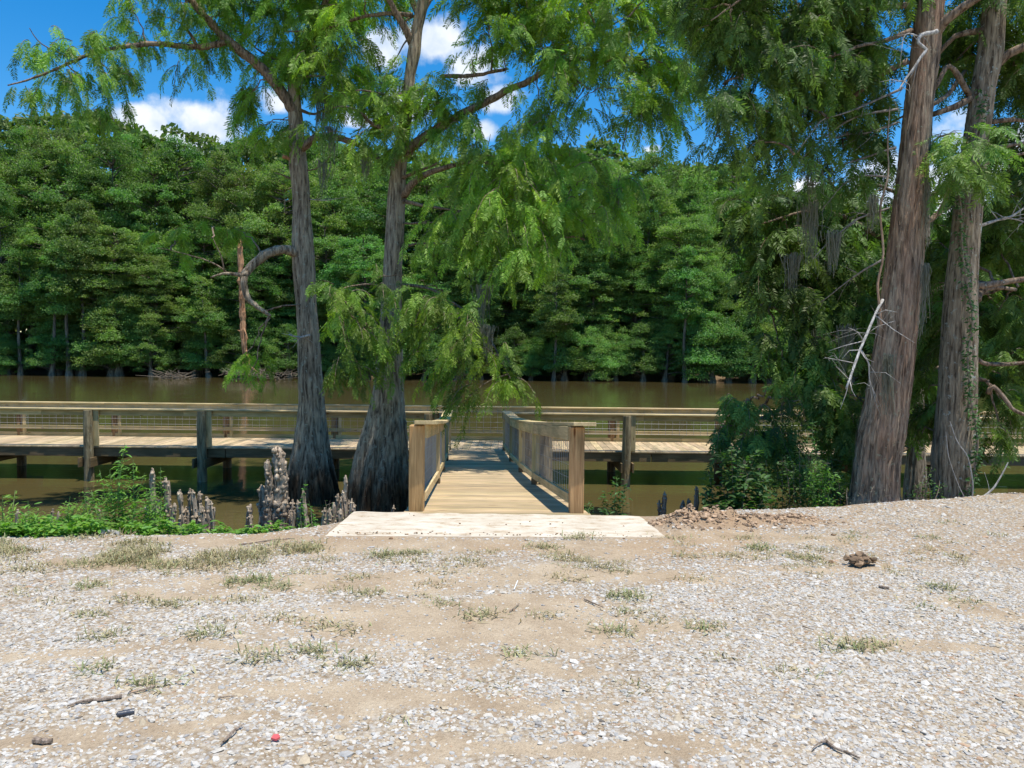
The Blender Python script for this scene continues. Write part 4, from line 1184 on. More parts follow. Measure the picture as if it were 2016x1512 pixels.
# ------------------------------------------------------------------ tree E: leafy tree behind the two trunks
DE = 11.8
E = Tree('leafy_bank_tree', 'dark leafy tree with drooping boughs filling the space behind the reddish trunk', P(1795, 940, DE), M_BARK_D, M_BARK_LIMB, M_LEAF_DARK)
E.trunk([(1782, 1822, 960), (1788, 1820, 900), (1790, 1818, 800), (1795, 1820, 700), (1800, 1824, 600), (1806, 1828, 500), (1812, 1830, 400), (1814, 1826, 320)], DE, flute=0.1, base_h=1.0, extra_top=1.0)
for pts, a, b in ([[(1795, 760), (1740, 720), (1680, 700), (1600, 720), (1540, 780)], .05, .012], [[(1800, 640), (1730, 600), (1640, 560), (1560, 560), (1500, 600)], .05, .012], [[(1806, 520), (1740, 470), (1660, 430), (1580, 420), (1500, 440)], .05, .01],
                  [[(1798, 700), (1740, 640), (1680, 610), (1620, 640), (1580, 690)], .04, .01], [[(1790, 850), (1720, 800), (1640, 790), (1560, 800), (1480, 830), (1430, 860)], .05, .01], [[(1812, 420), (1760, 380), (1700, 370), (1640, 390)], .04, .01],
                  [[(1800, 600), (1860, 560), (1900, 560)], .03, .012], [[(1790, 880), (1740, 900), (1660, 880), (1600, 890)], .04, .01]):
    E.limb(pts, DE, DE + rng.uniform(-1.4, .8), a, b, wob=.02)
E.blobs([(1560, 400, 70, 40, 11), (1640, 390, 60, 36, 11.4), (1700, 400, 45, 40, 11.8), (1490, 420, 45, 34, 10.8, .8), (1600, 460, 80, 40, 11), (1530, 470, 50, 36, 10.8), (1690, 470, 50, 40, 11.6), (1560, 530, 70, 40, 10.8), (1640, 540, 70, 40, 11),
         (1700, 560, 40, 50, 11.4), (1510, 570, 40, 34, 10.7, .9), (1580, 600, 60, 34, 10.7), (1650, 620, 60, 40, 10.8, 1, 1.25), (1560, 650, 50, 30, 10.6, 1, 1.2), (1610, 690, 50, 34, 10.6, 1, 1.3), (1540, 700, 36, 26, 10.5, .8, 1.2), (1590, 740, 40, 30, 10.5, 1, 1.2), (1680, 700, 45, 45, 11.2), (1740, 640, 36, 60, 11.6),  # raised tones paint sunlit lime patches into the leaf colour
         (1740, 760, 40, 60, 11.5), (1850, 400, 40, 50, 12.4), (1860, 520, 40, 60, 12.4), (1850, 640, 40, 60, 12.4), (1840, 760, 40, 50, 12.3), (1760, 500, 30, 60, 12.2), (1960, 450, 60, 60, 12.8), (1960, 600, 60, 60, 12.8), (1980, 740, 50, 50, 12.8, .7)],
        dens=2.9, bl_len=0.55, scale=0.72, big=True, tw_r=0.005, tone=.85)
E.blobs([(1500, 780, 60, 26, 9.9), (1450, 800, 30, 14, 9.7, .7), (1560, 790, 60, 34, 10), (1620, 790, 50, 36, 10.2), (1470, 850, 50, 22, 9.7, .9), (1540, 850, 60, 36, 9.9), (1610, 860, 55, 40, 10.1), (1670, 830, 40, 50, 10.4), (1440, 835, 20, 14, 9.6, .5), (1510, 890, 50, 26, 9.8), (1660, 910, 40, 36, 10.2), (1700, 790, 30, 40, 10.6), (1580, 920, 60, 30, 9.7), (1420, 860, 22, 18, 9.5, .6)],
        dens=2.2, bl_len=0.5, scale=0.62, tone=1.0, big=True, tw_r=0.005)
E.finish()


# ------------------------------------------------------------------ Spanish moss
def moss(px, py, d, h, w, label, n=70):
    c = P(px, py, d); H = h * d / F; Wd = w * d / F
    mb = MB()
    for k in range(n):
        x, yy = rng.normal(0, Wd * .3), rng.normal(0, Wd * .25)
        ln = H * rng.uniform(0.3, 1.0) * math.exp(-(x / Wd) ** 2 * 1.2)
        m_ = 9
        zs = -np.linspace(0, ln, m_)
        wx = np.cumsum(rng.normal(0, ln * .018, m_)); wy = np.cumsum(rng.normal(0, ln * .018, m_))
        taper = 1 - 0.5 * np.linspace(0, 1, m_)
        wdt = rng.uniform(.002, .0045) * d / 10 * (1 + 0.7 * rng.random(m_)) * taper
        p = np.stack([x * (1 - .35 * np.linspace(0, 1, m_)) + wx, yy + wy, zs + rng.uniform(-.04, .02)], 1)
        a = rng.uniform(0, 3.14); s = np.array([math.cos(a), math.sin(a), 0])
        v = np.concatenate([p - s * wdt[:, None], p + s * wdt[:, None]])
        q = [(i, i + 1, m_ + i + 1, m_ + i) for i in range(m_ - 1)]
        t = rng.uniform(.75, 1.2)
        mb.add(v + np.array(c), quads=q, col=(t, t, t))
    o = mb.build('spanish_moss', M_MOSS)
    lab(o, label, 'moss', 'Spanish moss hanging from the trees')


moss(640, 185, 17.0, 130, 45, 'grey moss beard high in the left cypress, right of its trunk', 90)
moss(636, 318, 17.1, 75, 26, 'small moss tuft on the bare twig right of the left cypress trunk', 60)
moss(655, 250, 16.9, 70, 26, 'moss wisp over the arching limb between the two cypresses')
moss(720, 300, 16.6, 60, 30, 'moss strands under the far end of the arching limb beside the stout cypress')
moss(1642, 455, 8.6, 90, 30, 'long pale moss beard hanging left of the reddish trunk', 110)
moss(1595, 400, 9.0, 150, 40, 'brownish moss curtain farther left than the pale beard near the reddish trunk', 90)
moss(1720, 385, 8.5, 80, 26, 'moss strands close against the upper left side of the reddish trunk')
moss(1560, 500, 9.2, 80, 34, 'loose moss wisps low in the dark boughs left of the reddish trunk')
moss(1610, 650, 10.3, 110, 34, 'thin moss veil above the low boughs over the boardwalk rail')
moss(1668, 640, 9.0, 110, 26, 'moss strand beside the bleached broken branch of the reddish tree')
moss(1826, 350, 8.3, 160, 16, 'narrow moss strip clinging to the right side of the reddish trunk', 36)
moss(1822, 520, 8.3, 160, 14, 'lower moss strip trailing down the right edge of the reddish trunk', 36)
moss(1750, 700, 8.15, 140, 20, 'moss patch on the lower middle of the reddish trunk', 80)
moss(950, 560, 14.6, 90, 34, 'faint moss beard in the drooping boughs above the ramp')
moss(905, 700, 14.2, 70, 24, 'moss strand under the lowest bough right of the stout cypress')
moss(960, 640, 14.2, 80, 26, 'moss hanging at the outer tip of the lowest bough over the water')
moss(1210, 370, 15.0, 90, 30, 'moss wisps at the right tip of the drooping middle bough')
moss(1600, 320, 8.8, 90, 30, 'moss hanging among bare twigs below the sky gap on the right')


# ------------------------------------------------------------------ cypress knees
def knee_mesh(mb, base, top, r0, seg=14, lumps=1.0):
    base, top = np.array(base), np.array(top)
    H = top[2] - base[2]
    n = max(8, int(H / 0.035))
    t = np.linspace(0, 1, n)
    path = base + (top - base) * t[:, None] + np.stack([0.04 * np.sin(t * 5 + rng.uniform(0, 6)), 0.03 * np.sin(t * 4 + 1), t * 0], 1) * H * .5
    r = r0 * (1 - 0.66 * t ** 0.75) * (1 + 0.08 * lumps * np.sin(t * H * 34 + 2 * np.sin(t * 9) + rng.uniform(0, 6)) + 0.07 * lumps * rng.normal(size=n))
    r[-1] *= 0.45; r[-2] *= 0.85
    r[-3] *= 1.12
    th = np.linspace(0, 2 * np.pi, seg, endpoint=False)
    ph = rng.uniform(0, 6.28, 3)
    rr = r[:, None] * (1 + 0.14 * np.cos(3 * th + ph[0] + 3 * t[:, None]) + 0.12 * np.cos(5 * th + ph[1]) + 0.14 * rng.normal(size=(n, seg)))
    v = path[:, None] + rr[..., None] * np.stack([np.cos(th), np.sin(th), th * 0], -1)[None]
    i = np.arange(n - 1)[:, None] * seg; j = np.arange(seg)[None]; j2 = (j + 1) % seg
    q = np.stack([i + j, i + j2, i + seg + j2, i + seg + j], -1).reshape(-1, 4)
    vv = np.concatenate([v.reshape(-1, 3), path[-1:] + [[0, 0, r[-1] * .5]]])
    tr = [(n * seg, (n - 1) * seg + k, (n - 1) * seg + (k + 1) % seg) for k in range(seg)]
    k = rng.uniform(.8, 1.15)
    mb.add(vv, quads=q, tris=tr, col=(k, k * .97, k * .95))
    nk = int(10 + 55 * H * max(.4, r0 / .1))
    for _ in range(nk):
        j_ = int(rng.integers(int(n * .15), n)); a_ = rng.uniform(0, 6.28)
        c_ = path[j_] + r[j_] * .88 * np.array([math.cos(a_), math.sin(a_), 0])
        sz = r[j_] * rng.uniform(.22, .48) + .004
        b_ = ICO * (1 + .15 * rng.normal(size=(12, 1))) * sz * np.array([1, 1, rng.uniform(.9, 1.9)])
        kk = k * rng.uniform(.75, 1.25)
        mb.add(b_ + c_, tris=ICOF, col=(kk, kk * .96, kk * .92))
    for _ in range(3):
        b_ = ICO * r[-3] * rng.uniform(.5, .8) + path[-2] + rng.normal(0, r[-3] * .45, 3) * [1, 1, .5]
        mb.add(b_, tris=ICOF, col=(k * 1.25, k * 1.2, k * 1.12))


def knee(px, py, d, w, label, satellites=()):
    """px, py: tip in the photo; w: width at the foot in px"""
    tip = P(px, py, d)
    satellites = list(satellites) + [(rng.uniform(-w * .5, w * .5), py + (1035 - py) * rng.uniform(.45, .85), w * .6) for _ in range(1)]
    gz = float(ground_z(np.array([tip.x]), np.array([tip.y]))[0]) - 0.15
    mb = MB()
    knee_mesh(mb, (tip.x, tip.y, gz), tuple(tip), w * .42 * d / F)
    for (sx, sy, sw) in satellites:
        p = P(px + sx, sy, d + rng.uniform(-.08, .08))
        knee_mesh(mb, (p.x, p.y, gz), tuple(p), sw / 2 * d / F)
    lab(mb.build('cypress_knee', M_KNEE, smooth=True), label, 'cypress knee', 'cypress knees along the bank')


knee(545, 880, 8.3, 62, 'tallest spire-like cypress knee left of the left cypress foot', [(-20, 905, 34), (22, 930, 30), (14, 985, 34), (-24, 955, 34), (-28, 985, 34), (32, 985, 26), (4, 1000, 30), (-12, 935, 34), (10, 945, 34), (-34, 1008, 24), (24, 1005, 26)])
knee(307, 922, 7.7, 30, 'knobbly knee half hidden by weeds, tallest of the left group', [(4, 985, 30)])
knee(331, 942, 7.6, 30, 'knee with forked knobbly head just right of the weeds', [(7, 946, 18)])
knee(344, 990, 7.5, 26, 'short round-headed knee between the forked knee and the cluster')
knee(358, 965, 7.6, 26, 'leftmost knee of the low three-headed cluster')
knee(371, 962, 7.65, 24, 'middle knee of the low three-headed cluster', [(4, 1000, 26)])
knee(383, 964, 7.6, 24, 'rightmost knee of the low three-headed cluster')
knee(398, 968, 7.7, 24, 'thin-tipped knee leaning right of the three-headed cluster', [(8, 978, 22), (4, 1000, 26), (-4, 1000, 30)])
knee(416, 986, 7.6, 22, 'small knee on the right flank of the low cluster', [(6, 998, 16)])
knee(394, 992, 7.45, 30, 'squat knee in front of the low cluster', [(-8, 1010, 26)])
knee(492, 992, 7.9, 30, 'round blunt knee standing alone left of the tallest spire', [(4, 1010, 24)])
knee(585, 985, 7.9, 24, 'slanting knee between the tallest spire and the dry twigs', [(10, 995, 20), (-6, 1004, 18)])
knee(602, 965, 7.95, 24, 'vine wrapped knee in front of the left cypress foot', [(-6, 1000, 22)])
knee(677, 935, 8.1, 22, 'slender pale spike knee between the two cypresses', [(-8, 972, 20), (2, 965, 26), (12, 985, 18)])
knee(690, 982, 7.9, 18, 'short knee right beside the slender pale spike', [(4, 990, 16)])
knee(660, 990, 7.8, 26, 'low knee left of the slender pale spike', [(-10, 1000, 22), (12, 1002, 24)])
knee(638, 1000, 7.7, 26, 'lowest knee among the dry twigs left of the landing', [(12, 1008, 20)])
knee(776, 994, 8.6, 14, 'tiny hooked knee at the rear left corner of the landing')
knee(40, 1003, 8.0, 20, 'dark stubby knee in the gap between the left weed clumps', [(12, 1012, 16)])
knee(107, 1002, 8.0, 16, 'pale-tipped little knee in shallow water by the left weeds', [(6, 1006, 14)])
knee(197, 1000, 7.7, 22, 'knee mostly buried in the tall green weeds')
knee(1305, 968, 8.7, 20, 'dark pointed knee right of the landing', [(-5, 985, 16)])
knee(1368, 958, 8.8, 24, 'dark upright knee left of the broadleaf shrub', [(-12, 982, 20), (-22, 985, 20)])
knee(1620, 972, 8.9, 22, 'dark stump-like knee under the shrub near the reddish trunk', [(14, 974, 14)])


# ------------------------------------------------------------------ leafy plants
def leaf_blade(l=1.0, w=0.3, fold=0.12, n=4):
    vs, qs = [], []
    for i in range(n + 1):
        t = i / n; ww = w * math.sin(math.pi * min(0.97, t * .95 + .05)) ** .8
        zc = -0.28 * t * t * l
        vs += [(t * l, -ww / 2, zc + fold * ww), (t * l, 0, zc), (t * l, ww / 2, zc + fold * ww)]
    for i in range(n):
        b = i * 3
        qs += [(b, b + 3, b + 4, b + 1), (b + 1, b + 4, b + 5, b + 2)]
    return np.array(vs, float), np.array(qs)


LEAF_LANCE = leaf_blade(1, .2)
LEAF_BROAD = leaf_blade(1, .46)
M_STEM = simple_mat('green_stem', (0.16, 0.24, 0.07), 0.7)
M_TWIG = simple_mat('dry_twig', (0.25, 0.19, 0.14), 0.9)


def plant(name, label, cat, stems, leaf, size, mat, stem_mat=None, per=26, tone=1.0, spread=0.0, group=None, droop=.3, rootz=None, smat_r=0.004):
    """stems: (base px, base py, top px, top py, depth)"""
    b0 = stems[0]
    base = P(b0[0], b0[1], b0[4])
    o = empty(name, base, label, cat, group)
    sm, lf = MB(), MB()
    for (bx, by, tx, ty, d) in stems:
        a, b = P(bx, by, d), P(tx, ty, d + rng.uniform(-.15, .15))
        gz = float(ground_z(np.array([a.x]), np.array([a.y]))[0]) - .03
        if a.z > gz: a.z = gz
        mid = a.lerp(b, .5) + Vector((rng.normal(0, .03), rng.normal(0, .03), .04))
        p, r = smooth_path([a, mid, b], [smat_r * 1.4, smat_r, smat_r * .4], 0.05)
        sm.tube(p, r, 5)
        vis = p[:, 2] > a.z + 0.05
        p = p[vis]
        if len(p) < 2: continue
        n = max(10, int(2.4 * per * (b - a).length))
        t = rng.uniform(0.05, 1.0, n)
        idx = np.clip((t * (len(p) - 1)).astype(int), 0, len(p) - 1)
        pos = p[idx] + spread * (1.15 - t[:, None] * .7) * rng.normal(size=(n, 3)) * np.array([1, 1, .6])
        az = rng.uniform(0, 6.28, n)
        xd = np.stack([np.cos(az), np.sin(az), rng.uniform(-droop, .7, n)], 1)
        up = np.array([0, 0, 1.]) + .35 * rng.normal(size=(n, 3))
        tb = rng.uniform(.7, 1.25, n) * tone
        yl = rng.uniform(-.1, .2, n)
        instance(lf, leaf, pos, xd, up, size * rng.uniform(.6, 1.25, n) * (1.1 - .4 * t), np.stack([tb * (1 + yl), tb, tb * (1 - yl)], 1))
        if spread > 0.03:
            for k in range(0, n, 7): sm.tube([p[idx[k]], pos[k]], [smat_r * .5, smat_r * .3], 3, cap=False)
    sm.build('stem', stem_mat or M_STEM, o)
    lf.build('foliage', mat, o)
    return o


plant('weed', 'bright green feathery weed clump at the left edge of the bank', 'weed',
      [(10, 1060, 5, 975, 6.6), (25, 1060, 30, 965, 6.7), (40, 1060, 55, 985, 6.7), (-10, 1060, -15, 980, 6.6), (55, 1060, 78, 1005, 6.7), (15, 1060, -20, 1000, 6.5), (30, 1060, 60, 1010, 6.5), (-40, 1060, -45, 985, 6.6)],
      LEAF_LANCE, .085, M_LEAF_WEED, per=60, spread=.05)
plant('weed', 'tall bright green weed reaching above the boardwalk deck line', 'weed',
      [(245, 1050, 246, 872, 7.0), (240, 1050, 216, 925, 7.0), (255, 1050, 285, 930, 7.0), (235, 1050, 196, 925, 7.0), (262, 1050, 300, 960, 6.95), (250, 1050, 232, 905, 7.05), (255, 1050, 262, 905, 7.0)],
      LEAF_LANCE, .085, M_LEAF_WEED, per=62, spread=.035)
plant('weed', 'bushy round-leaved weed around the foot of the tall green weed', 'weed',
      [(210, 1055, 180, 965, 6.8), (225, 1055, 215, 960, 6.9), (245, 1055, 245, 965, 6.9), (270, 1055, 290, 970, 6.9), (280, 1055, 312, 985, 6.8), (195, 1055, 165, 975, 6.8), (250, 1055, 270, 990, 6.7), (220, 1055, 200, 1000, 6.7), (300, 1050, 320, 1000, 6.8)],
      LEAF_BROAD, .05, M_LEAF_WEED, per=130, spread=.09, tone=.8)
plant('weed', 'light green weed clump left of the bushy one', 'weed',
      [(120, 1062, 138, 978, 6.7), (135, 1062, 152, 985, 6.7), (150, 1062, 170, 990, 6.75), (110, 1062, 100, 1010, 6.7), (165, 1062, 180, 1000, 6.7), (140, 1062, 125, 990, 6.6)],
      LEAF_LANCE, .065, M_LEAF_WEED, per=90, spread=.06, tone=1.05)
plant('weed', 'small weed sprig climbing the knobbly knees', 'weed',
      [(318, 1030, 316, 920, 7.5), (322, 1030, 326, 955, 7.5), (312, 1030, 305, 940, 7.5)], LEAF_LANCE, .055, M_LEAF_WEED, per=40, spread=.02)
plant('vine_sprig', 'yellow-green vine tangle on the knee before the left cypress foot', 'vine',
      [(600, 1030, 602, 945, 7.8), (604, 1030, 608, 985, 7.8), (598, 1030, 596, 990, 7.8), (620, 1030, 612, 1000, 7.7)], LEAF_BROAD, .035, M_LEAF_WEED, per=60, spread=.02)
plant('dry_bush', 'tangle of dry leafless twigs left of the landing', 'bush',
      [(625, 1025, 650, 985, 7.6), (630, 1025, 612, 1000, 7.6), (640, 1025, 668, 990, 7.6), (650, 1025, 640, 985, 7.6), (655, 1025, 690, 1000, 7.6), (615, 1025, 590, 1005, 7.6)], LEAF_LANCE, .03, M_LEAF_WEED, M_TWIG, per=14, spread=.05, smat_r=.003)
plant('sapling', 'small leafy sapling at the water edge right of the ramp post', 'sapling',
      [(1205, 1012, 1215, 935, 8.2), (1210, 1012, 1235, 950, 8.2), (1205, 1012, 1190, 965, 8.2), (1212, 1012, 1228, 975, 8.1)], LEAF_BROAD, .065, M_LEAF_SHRUB, per=60, spread=.05, tone=1.3)
plant('low_weed', 'low dark creeping weed behind the right corner of the ramp post', 'weed',
      [(1160, 1010, 1165, 992, 7.9), (1175, 1010, 1185, 998, 7.9), (1150, 1010, 1160, 985, 8.0), (1190, 1012, 1200, 1000, 7.9)], LEAF_BROAD, .06, M_LEAF_SHRUB, per=70, spread=.05)
plant('broadleaf_shrub', 'dark broad-leaved shrub on the bank just left of the bushy thicket', 'shrub',
      [(1440, 1000, 1418, 885, 8.4), (1450, 1000, 1440, 880, 8.4), (1460, 1000, 1490, 885, 8.4), (1440, 1000, 1395, 930, 8.4), (1470, 1000, 1505, 930, 8.3), (1450, 1000, 1420, 950, 8.2), (1465, 1000, 1470, 940, 8.2), (1430, 1000, 1385, 965, 8.3), (1480, 1000, 1520, 965, 8.2), (1445, 1000, 1455, 905, 8.5), (1455, 1000, 1430, 985, 8.1)],
      LEAF_BROAD, .115, M_LEAF_SHRUB, M_TWIG, per=62, spread=.07, tone=1.15)
plant('thicket', 'mixed green and brown thicket between the broad-leaved shrub and the reddish trunk', 'thicket',
      [(1560 + k * 13 - 60, 1000, 1560 + k * 14 - 70 + rng.normal() * 8, 880 + abs(k - 6) * 6 + rng.uniform(-15, 25), 8.7 + .1 * (k % 4)) for k in range(14)],
      LEAF_BROAD, .06, M_LEAF_SHRUB, M_TWIG, per=85, spread=.10, tone=1.1)
plant('green_sprig', 'lighter lobed-leaf sprig in front of the thicket', 'plant',
      [(1620, 985, 1612, 905, 8.3), (1625, 985, 1630, 915, 8.3), (1620, 985, 1645, 930, 8.3), (1618, 985, 1600, 925, 8.3)], LEAF_BROAD, .055, M_LEAF_WEED, per=80, spread=.05, tone=.85)
plant('frond_branch', 'arching compound-leaf frond above the thicket', 'plant',
      [(1588, 940, 1590, 850, 8.5), (1590, 880, 1600, 825, 8.5)], LEAF_LANCE, .085, M_LEAF_SHRUB, per=50, spread=.01, tone=1.5)
plant('base_vines', 'brown and green creepers around the foot of the grey ridged trunk', 'creeper',
      [(1820, 990, 1835, 915, 8.6), (1830, 990, 1825, 940, 8.6), (1810, 990, 1800, 950, 8.6), (1835, 990, 1850, 945, 8.55), (1795, 990, 1785, 965, 8.6)], LEAF_BROAD, .05, M_LEAF_SHRUB, M_TWIG, per=50, spread=.05, tone=1.1)
plant('base_vines', 'withered curled stems in front of the reddish trunk foot', 'creeper',
      [(1700, 1000, 1690, 970, 8.1), (1715, 1000, 1722, 955, 8.1), (1725, 1000, 1735, 960, 8.1), (1670, 1000, 1668, 960, 8.2), (1745, 1000, 1755, 975, 8.2)], LEAF_LANCE, .04, M_MOSS, M_TWIG, per=30, spread=.03, tone=1.1)

# vine on trunk D
iv = MB()
pv = []
for (x, y, d) in [(1905, 985, 8.6), (1925, 880, 8.62), (1912, 790, 8.62), (1905, 700, 8.62), (1915, 640, 8.62), (1905, 560, 8.65), (1895, 500, 8.68), (1893, 430, 8.7), (1890, 370, 8.7), (1905, 310, 8.7), (1925, 250, 8.7), (1940, 180, 8.7)]:
    pv.append(P(x, y, d))
p, r = smooth_path(pv, [.01] * len(pv), .05)
ivo = empty('climbing_vine', P(1905, 985, 8.6), 'green leafy vine climbing the right side of the grey ridged trunk', 'vine')
MB().tube(p, r, 6).build('stem', M_TWIG, ivo)
n = 900
idx = rng.integers(0, len(p), n)
pos = p[idx] + rng.normal(size=(n, 3)) * np.array([.03, .03, .05])
az = rng.uniform(0, 6.28, n)
tb = rng.uniform(.7, 1.3, n)
instance(iv, LEAF_BROAD, pos, np.stack([np.cos(az), np.sin(az) - .4, rng.uniform(-.9, .2, n)], 1), np.array([0, -1, .5]) + .4 * rng.normal(size=(n, 3)), rng.uniform(.03, .055, n), np.stack([tb, tb, tb], 1))
iv.build('foliage', M_LEAF_SHRUB, ivo)

# leafy ground cover on the left bank
gc_ = MB()
n = 11000
x = rng.uniform(-5.2, -1.85, n); e = bank_edge(x)
yy = e + rng.uniform(-0.02, 0.75, n) * rng.random(n) ** .6
keepm = (vnoise(x, yy, .35, 51) * .6 + vnoise(x, yy, .11, 53) * .4 > .42) | (x < -3.6) & (rng.random(n) < .5)
x, yy = x[keepm], yy[keepm]; n = len(x)
z = ground_z(x, yy) + rng.uniform(.0, .10, n) + 0.16 * vnoise(x, yy, .16, 52) - .05 + 0.28 * np.clip(yy - bank_edge(x) - .1, 0, .8) - 0.10 * np.clip((x + 3.4), 0, 1)
az = rng.uniform(0, 6.28, n); tb = rng.uniform(.65, 1.3, n)
yl = rng.uniform(-.1, .25, n)
instance(gc_, LEAF_BROAD, np.stack([x, yy, z], 1), np.stack([np.cos(az), np.sin(az), rng.uniform(-.2, .6, n)], 1), np.array([0, 0, 1.]) + .4 * rng.normal(size=(n, 3)), rng.uniform(.03, .065, n), np.stack([tb * (1 + yl), tb, tb * (1 - yl)], 1))
lab(gc_.build('ground_cover', M_LEAF_WEED), kind='stuff')

# ------------------------------------------------------------------ grass tufts on the lot
GR = MB()


def tuft(cx, cy, n, ln, green, rad=.05, z=None, low=.25):
    z = float(ground_z(np.array([cx]), np.array([cy]))[0])
    az = rng.uniform(0, 6.28, n); el = rng.uniform(low, 1.25, n)
    L_ = ln * rng.uniform(.5, 1.25, n)
    bx = cx + rng.normal(0, rad, n); by = cy + rng.normal(0, rad * .7, n)
    h = np.stack([np.cos(az), np.sin(az)], 1)
    w = rng.uniform(.0020, .0042, n)
    s = np.stack([-h[:, 1], h[:, 0]], 1) * w[:, None]
    ce, se = np.cos(el), np.sin(el)
    p0 = np.stack([bx, by, np.full(n, z - .004)], 1)
    p1 = p0 + np.stack([h[:, 0] * ce * L_ * .5, h[:, 1] * ce * L_ * .5, se * L_ * .5], 1)
    p2 = p1 + np.stack([h[:, 0] * ce * L_ * .62, h[:, 1] * ce * L_ * .62, (se * .25 - .12) * L_ * .8], 1)
    p2[:, 2] = np.maximum(p2[:, 2], z + .004)
    S = np.concatenate([s, np.zeros((n, 1))], 1)
    v = np.stack([p0 - S, p0 + S, p1 + S * .9, p1 - S * .9, p2], 1).reshape(-1, 3)
    b = 5 * np.arange(n)[:, None]
    q = b + np.array([[0, 1, 2, 3]]); t = b + np.array([[3, 2, 4]])
    g = np.clip(green + rng.normal(0, .28, n), 0, 1)[:, None]
    c = (np.array([[1.15, .94, .56]]) * (1 - g) + np.array([[.62, .74, .32]]) * g) * rng.uniform(.45, 1.15, (n, 1))
    GR.add(v, quads=q, tris=t, col=np.repeat(c, 5, 0))


TUFTS = [(170, 1152, 90, .07, .6), (500, 1140, 110, .09, .75), (545, 1155, 70, .08, .65), (460, 1145, 60, .07, .6), (330, 1192, 70, .07, .35), (250, 1180, 50, .06, .3), (175, 1210, 60, .06, .4), (110, 1185, 30, .06, .2),
         (300, 1185, 40, .06, .3), (485, 1185, 50, .07, .25), (430, 1180, 40, .05, .15), (720, 1170, 60, .07, .4), (705, 1138, 45, .06, .45), (560, 1222, 50, .06, .3), (405, 1255, 80, .08, .6), (205, 1255, 60, .08, .35), (635, 1232, 45, .07, .4),
         (690, 1240, 36, .06, .25), (875, 1190, 40, .06, .5), (945, 1212, 70, .08, .45), (1070, 1212, 30, .07, .3), (1230, 1175, 130, .08, .6), (1215, 1240, 70, .08, .6), (1395, 1232, 70, .07, .55), (1290, 1220, 50, .05, .1), (1240, 1205, 50, .06, .3),
         (1660, 1268, 70, .09, .5), (1730, 1270, 50, .08, .6), (610, 1285, 60, .09, .6), (690, 1308, 60, .08, .55), (500, 1298, 50, .09, .5), (190, 1325, 36, .09, .65), (290, 1355, 60, .08, .6), (1025, 1285, 40, .08, .6), (1500, 1082, 70, .08, .8),
         (1620, 1085, 40, .06, .5), (1590, 1100, 70, .07, .4), (1680, 1060, 40, .06, .7), (1830, 1065, 40, .06, .5), (1850, 1160, 60, .08, .6), (1905, 1185, 36, .06, .7), (1820, 1195, 30, .06, .6), (1880, 1100, 50, .07, .15), (1700, 1100, 60, .07, .3),
         (1140, 1060, 60, .08, .6), (1160, 1052, 50, .08, .7), (1070, 1080, 80, .09, .4), (1130, 1105, 70, .08, .2), (1100, 1095, 60, .07, .3), (1180, 1120, 50, .07, .3), (1220, 1125, 50, .06, .3), (1110, 1140, 50, .06, .1), (1360, 1140, 40, .06, .2),
         (1345, 1095, 60, .07, .25), (1440, 1095, 70, .07, .2), (1460, 1060, 40, .06, .2), (760, 1095, 130, .08, .5), (820, 1092, 90, .07, .45), (850, 1150, 40, .05, .1), (640, 1100, 60, .06, .3), (600, 1125, 50, .06, .3), (780, 1425, 10, .05, .3), (1560, 1325, 30, .07, .4),
         (1255, 1350, 24, .06, .3), (980, 1350, 20, .05, .3), (1420, 1290, 24, .06, .3), (430, 1225, 30, .05, .2), (660, 1160, 40, .05, .2), (960, 1090, 60, .05, .1), (880, 1105, 50, .05, .1), (1310, 1060, 30, .05, .1), (1960, 1060, 30, .06, .3),
         (1760, 1130, 36, .06, .2), (40, 1165, 40, .06, .3), (60, 1120, 60, .07, .2)]
for (px, py, n, ln, gn) in TUFTS:
    c = PZ(px, py, 0.0)
    tuft(c.x, c.y, int(n * 1.4), ln * 1.1, gn, rad=.07, low=.05)
for k in range(420):      # the worn grassy belt along the bank
    px, py = rng.uniform(-60, 620), rng.normal(1088, 17)
    if px > 250 and py < 1058: py = 1066
    if px < 160 and py > 1085 and rng.random() < .6: px += 220
    c = PZ(px, py, 0.0)
    if vnoise(np.array([c.x]), np.array([c.y]), .32, 61)[0] < .52: continue
    tuft(c.x, c.y, 24, rng.uniform(.05, .12), rng.uniform(.0, .5), rad=.06)
for k in range(160):
    px, py = rng.uniform(560, 1900), rng.normal(1092, 22)
    c = PZ(px, py, 0.0)
    if vnoise(np.array([c.x]), np.array([c.y]), .4, 62)[0] < .5 or (abs(c.x + .1) < 1.5 and c.y > 6.35): continue
    tuft(c.x, c.y, 30, .055, rng.uniform(.0, .45), rad=.06)
lab(GR.build('grass', M_GRASS), kind='stuff')


# ------------------------------------------------------------------ sticks and litter on the gravel
def gpt(px, py, h=0.0):
    p = PZ(px, py, 0.0); p.z = float(ground_z(np.array([p.x]), np.array([p.y]))[0]) + h
    return p


def stick(pts, r0, r1, label, mat=M_STICK, branches=(), name='stick', h=0.012):
    P3 = [gpt(x, y, h) for x, y in pts]
    o = MB()
    p, r = smooth_path(P3, np.linspace(r0, r1, len(P3)), .02)
    o.tube(p, r * (1 + .1 * rng.normal(size=len(r))), 7, jitter=.06)
    for b in branches:
        p, r = smooth_path([gpt(x, y, h + .004) for x, y in b], np.linspace(r1 * 1.2, r1 * .5, len(b)), .02)
        o.tube(p, r, 5)
    lab(o.build(name, mat), label, 'stick', 'sticks lying on the gravel')


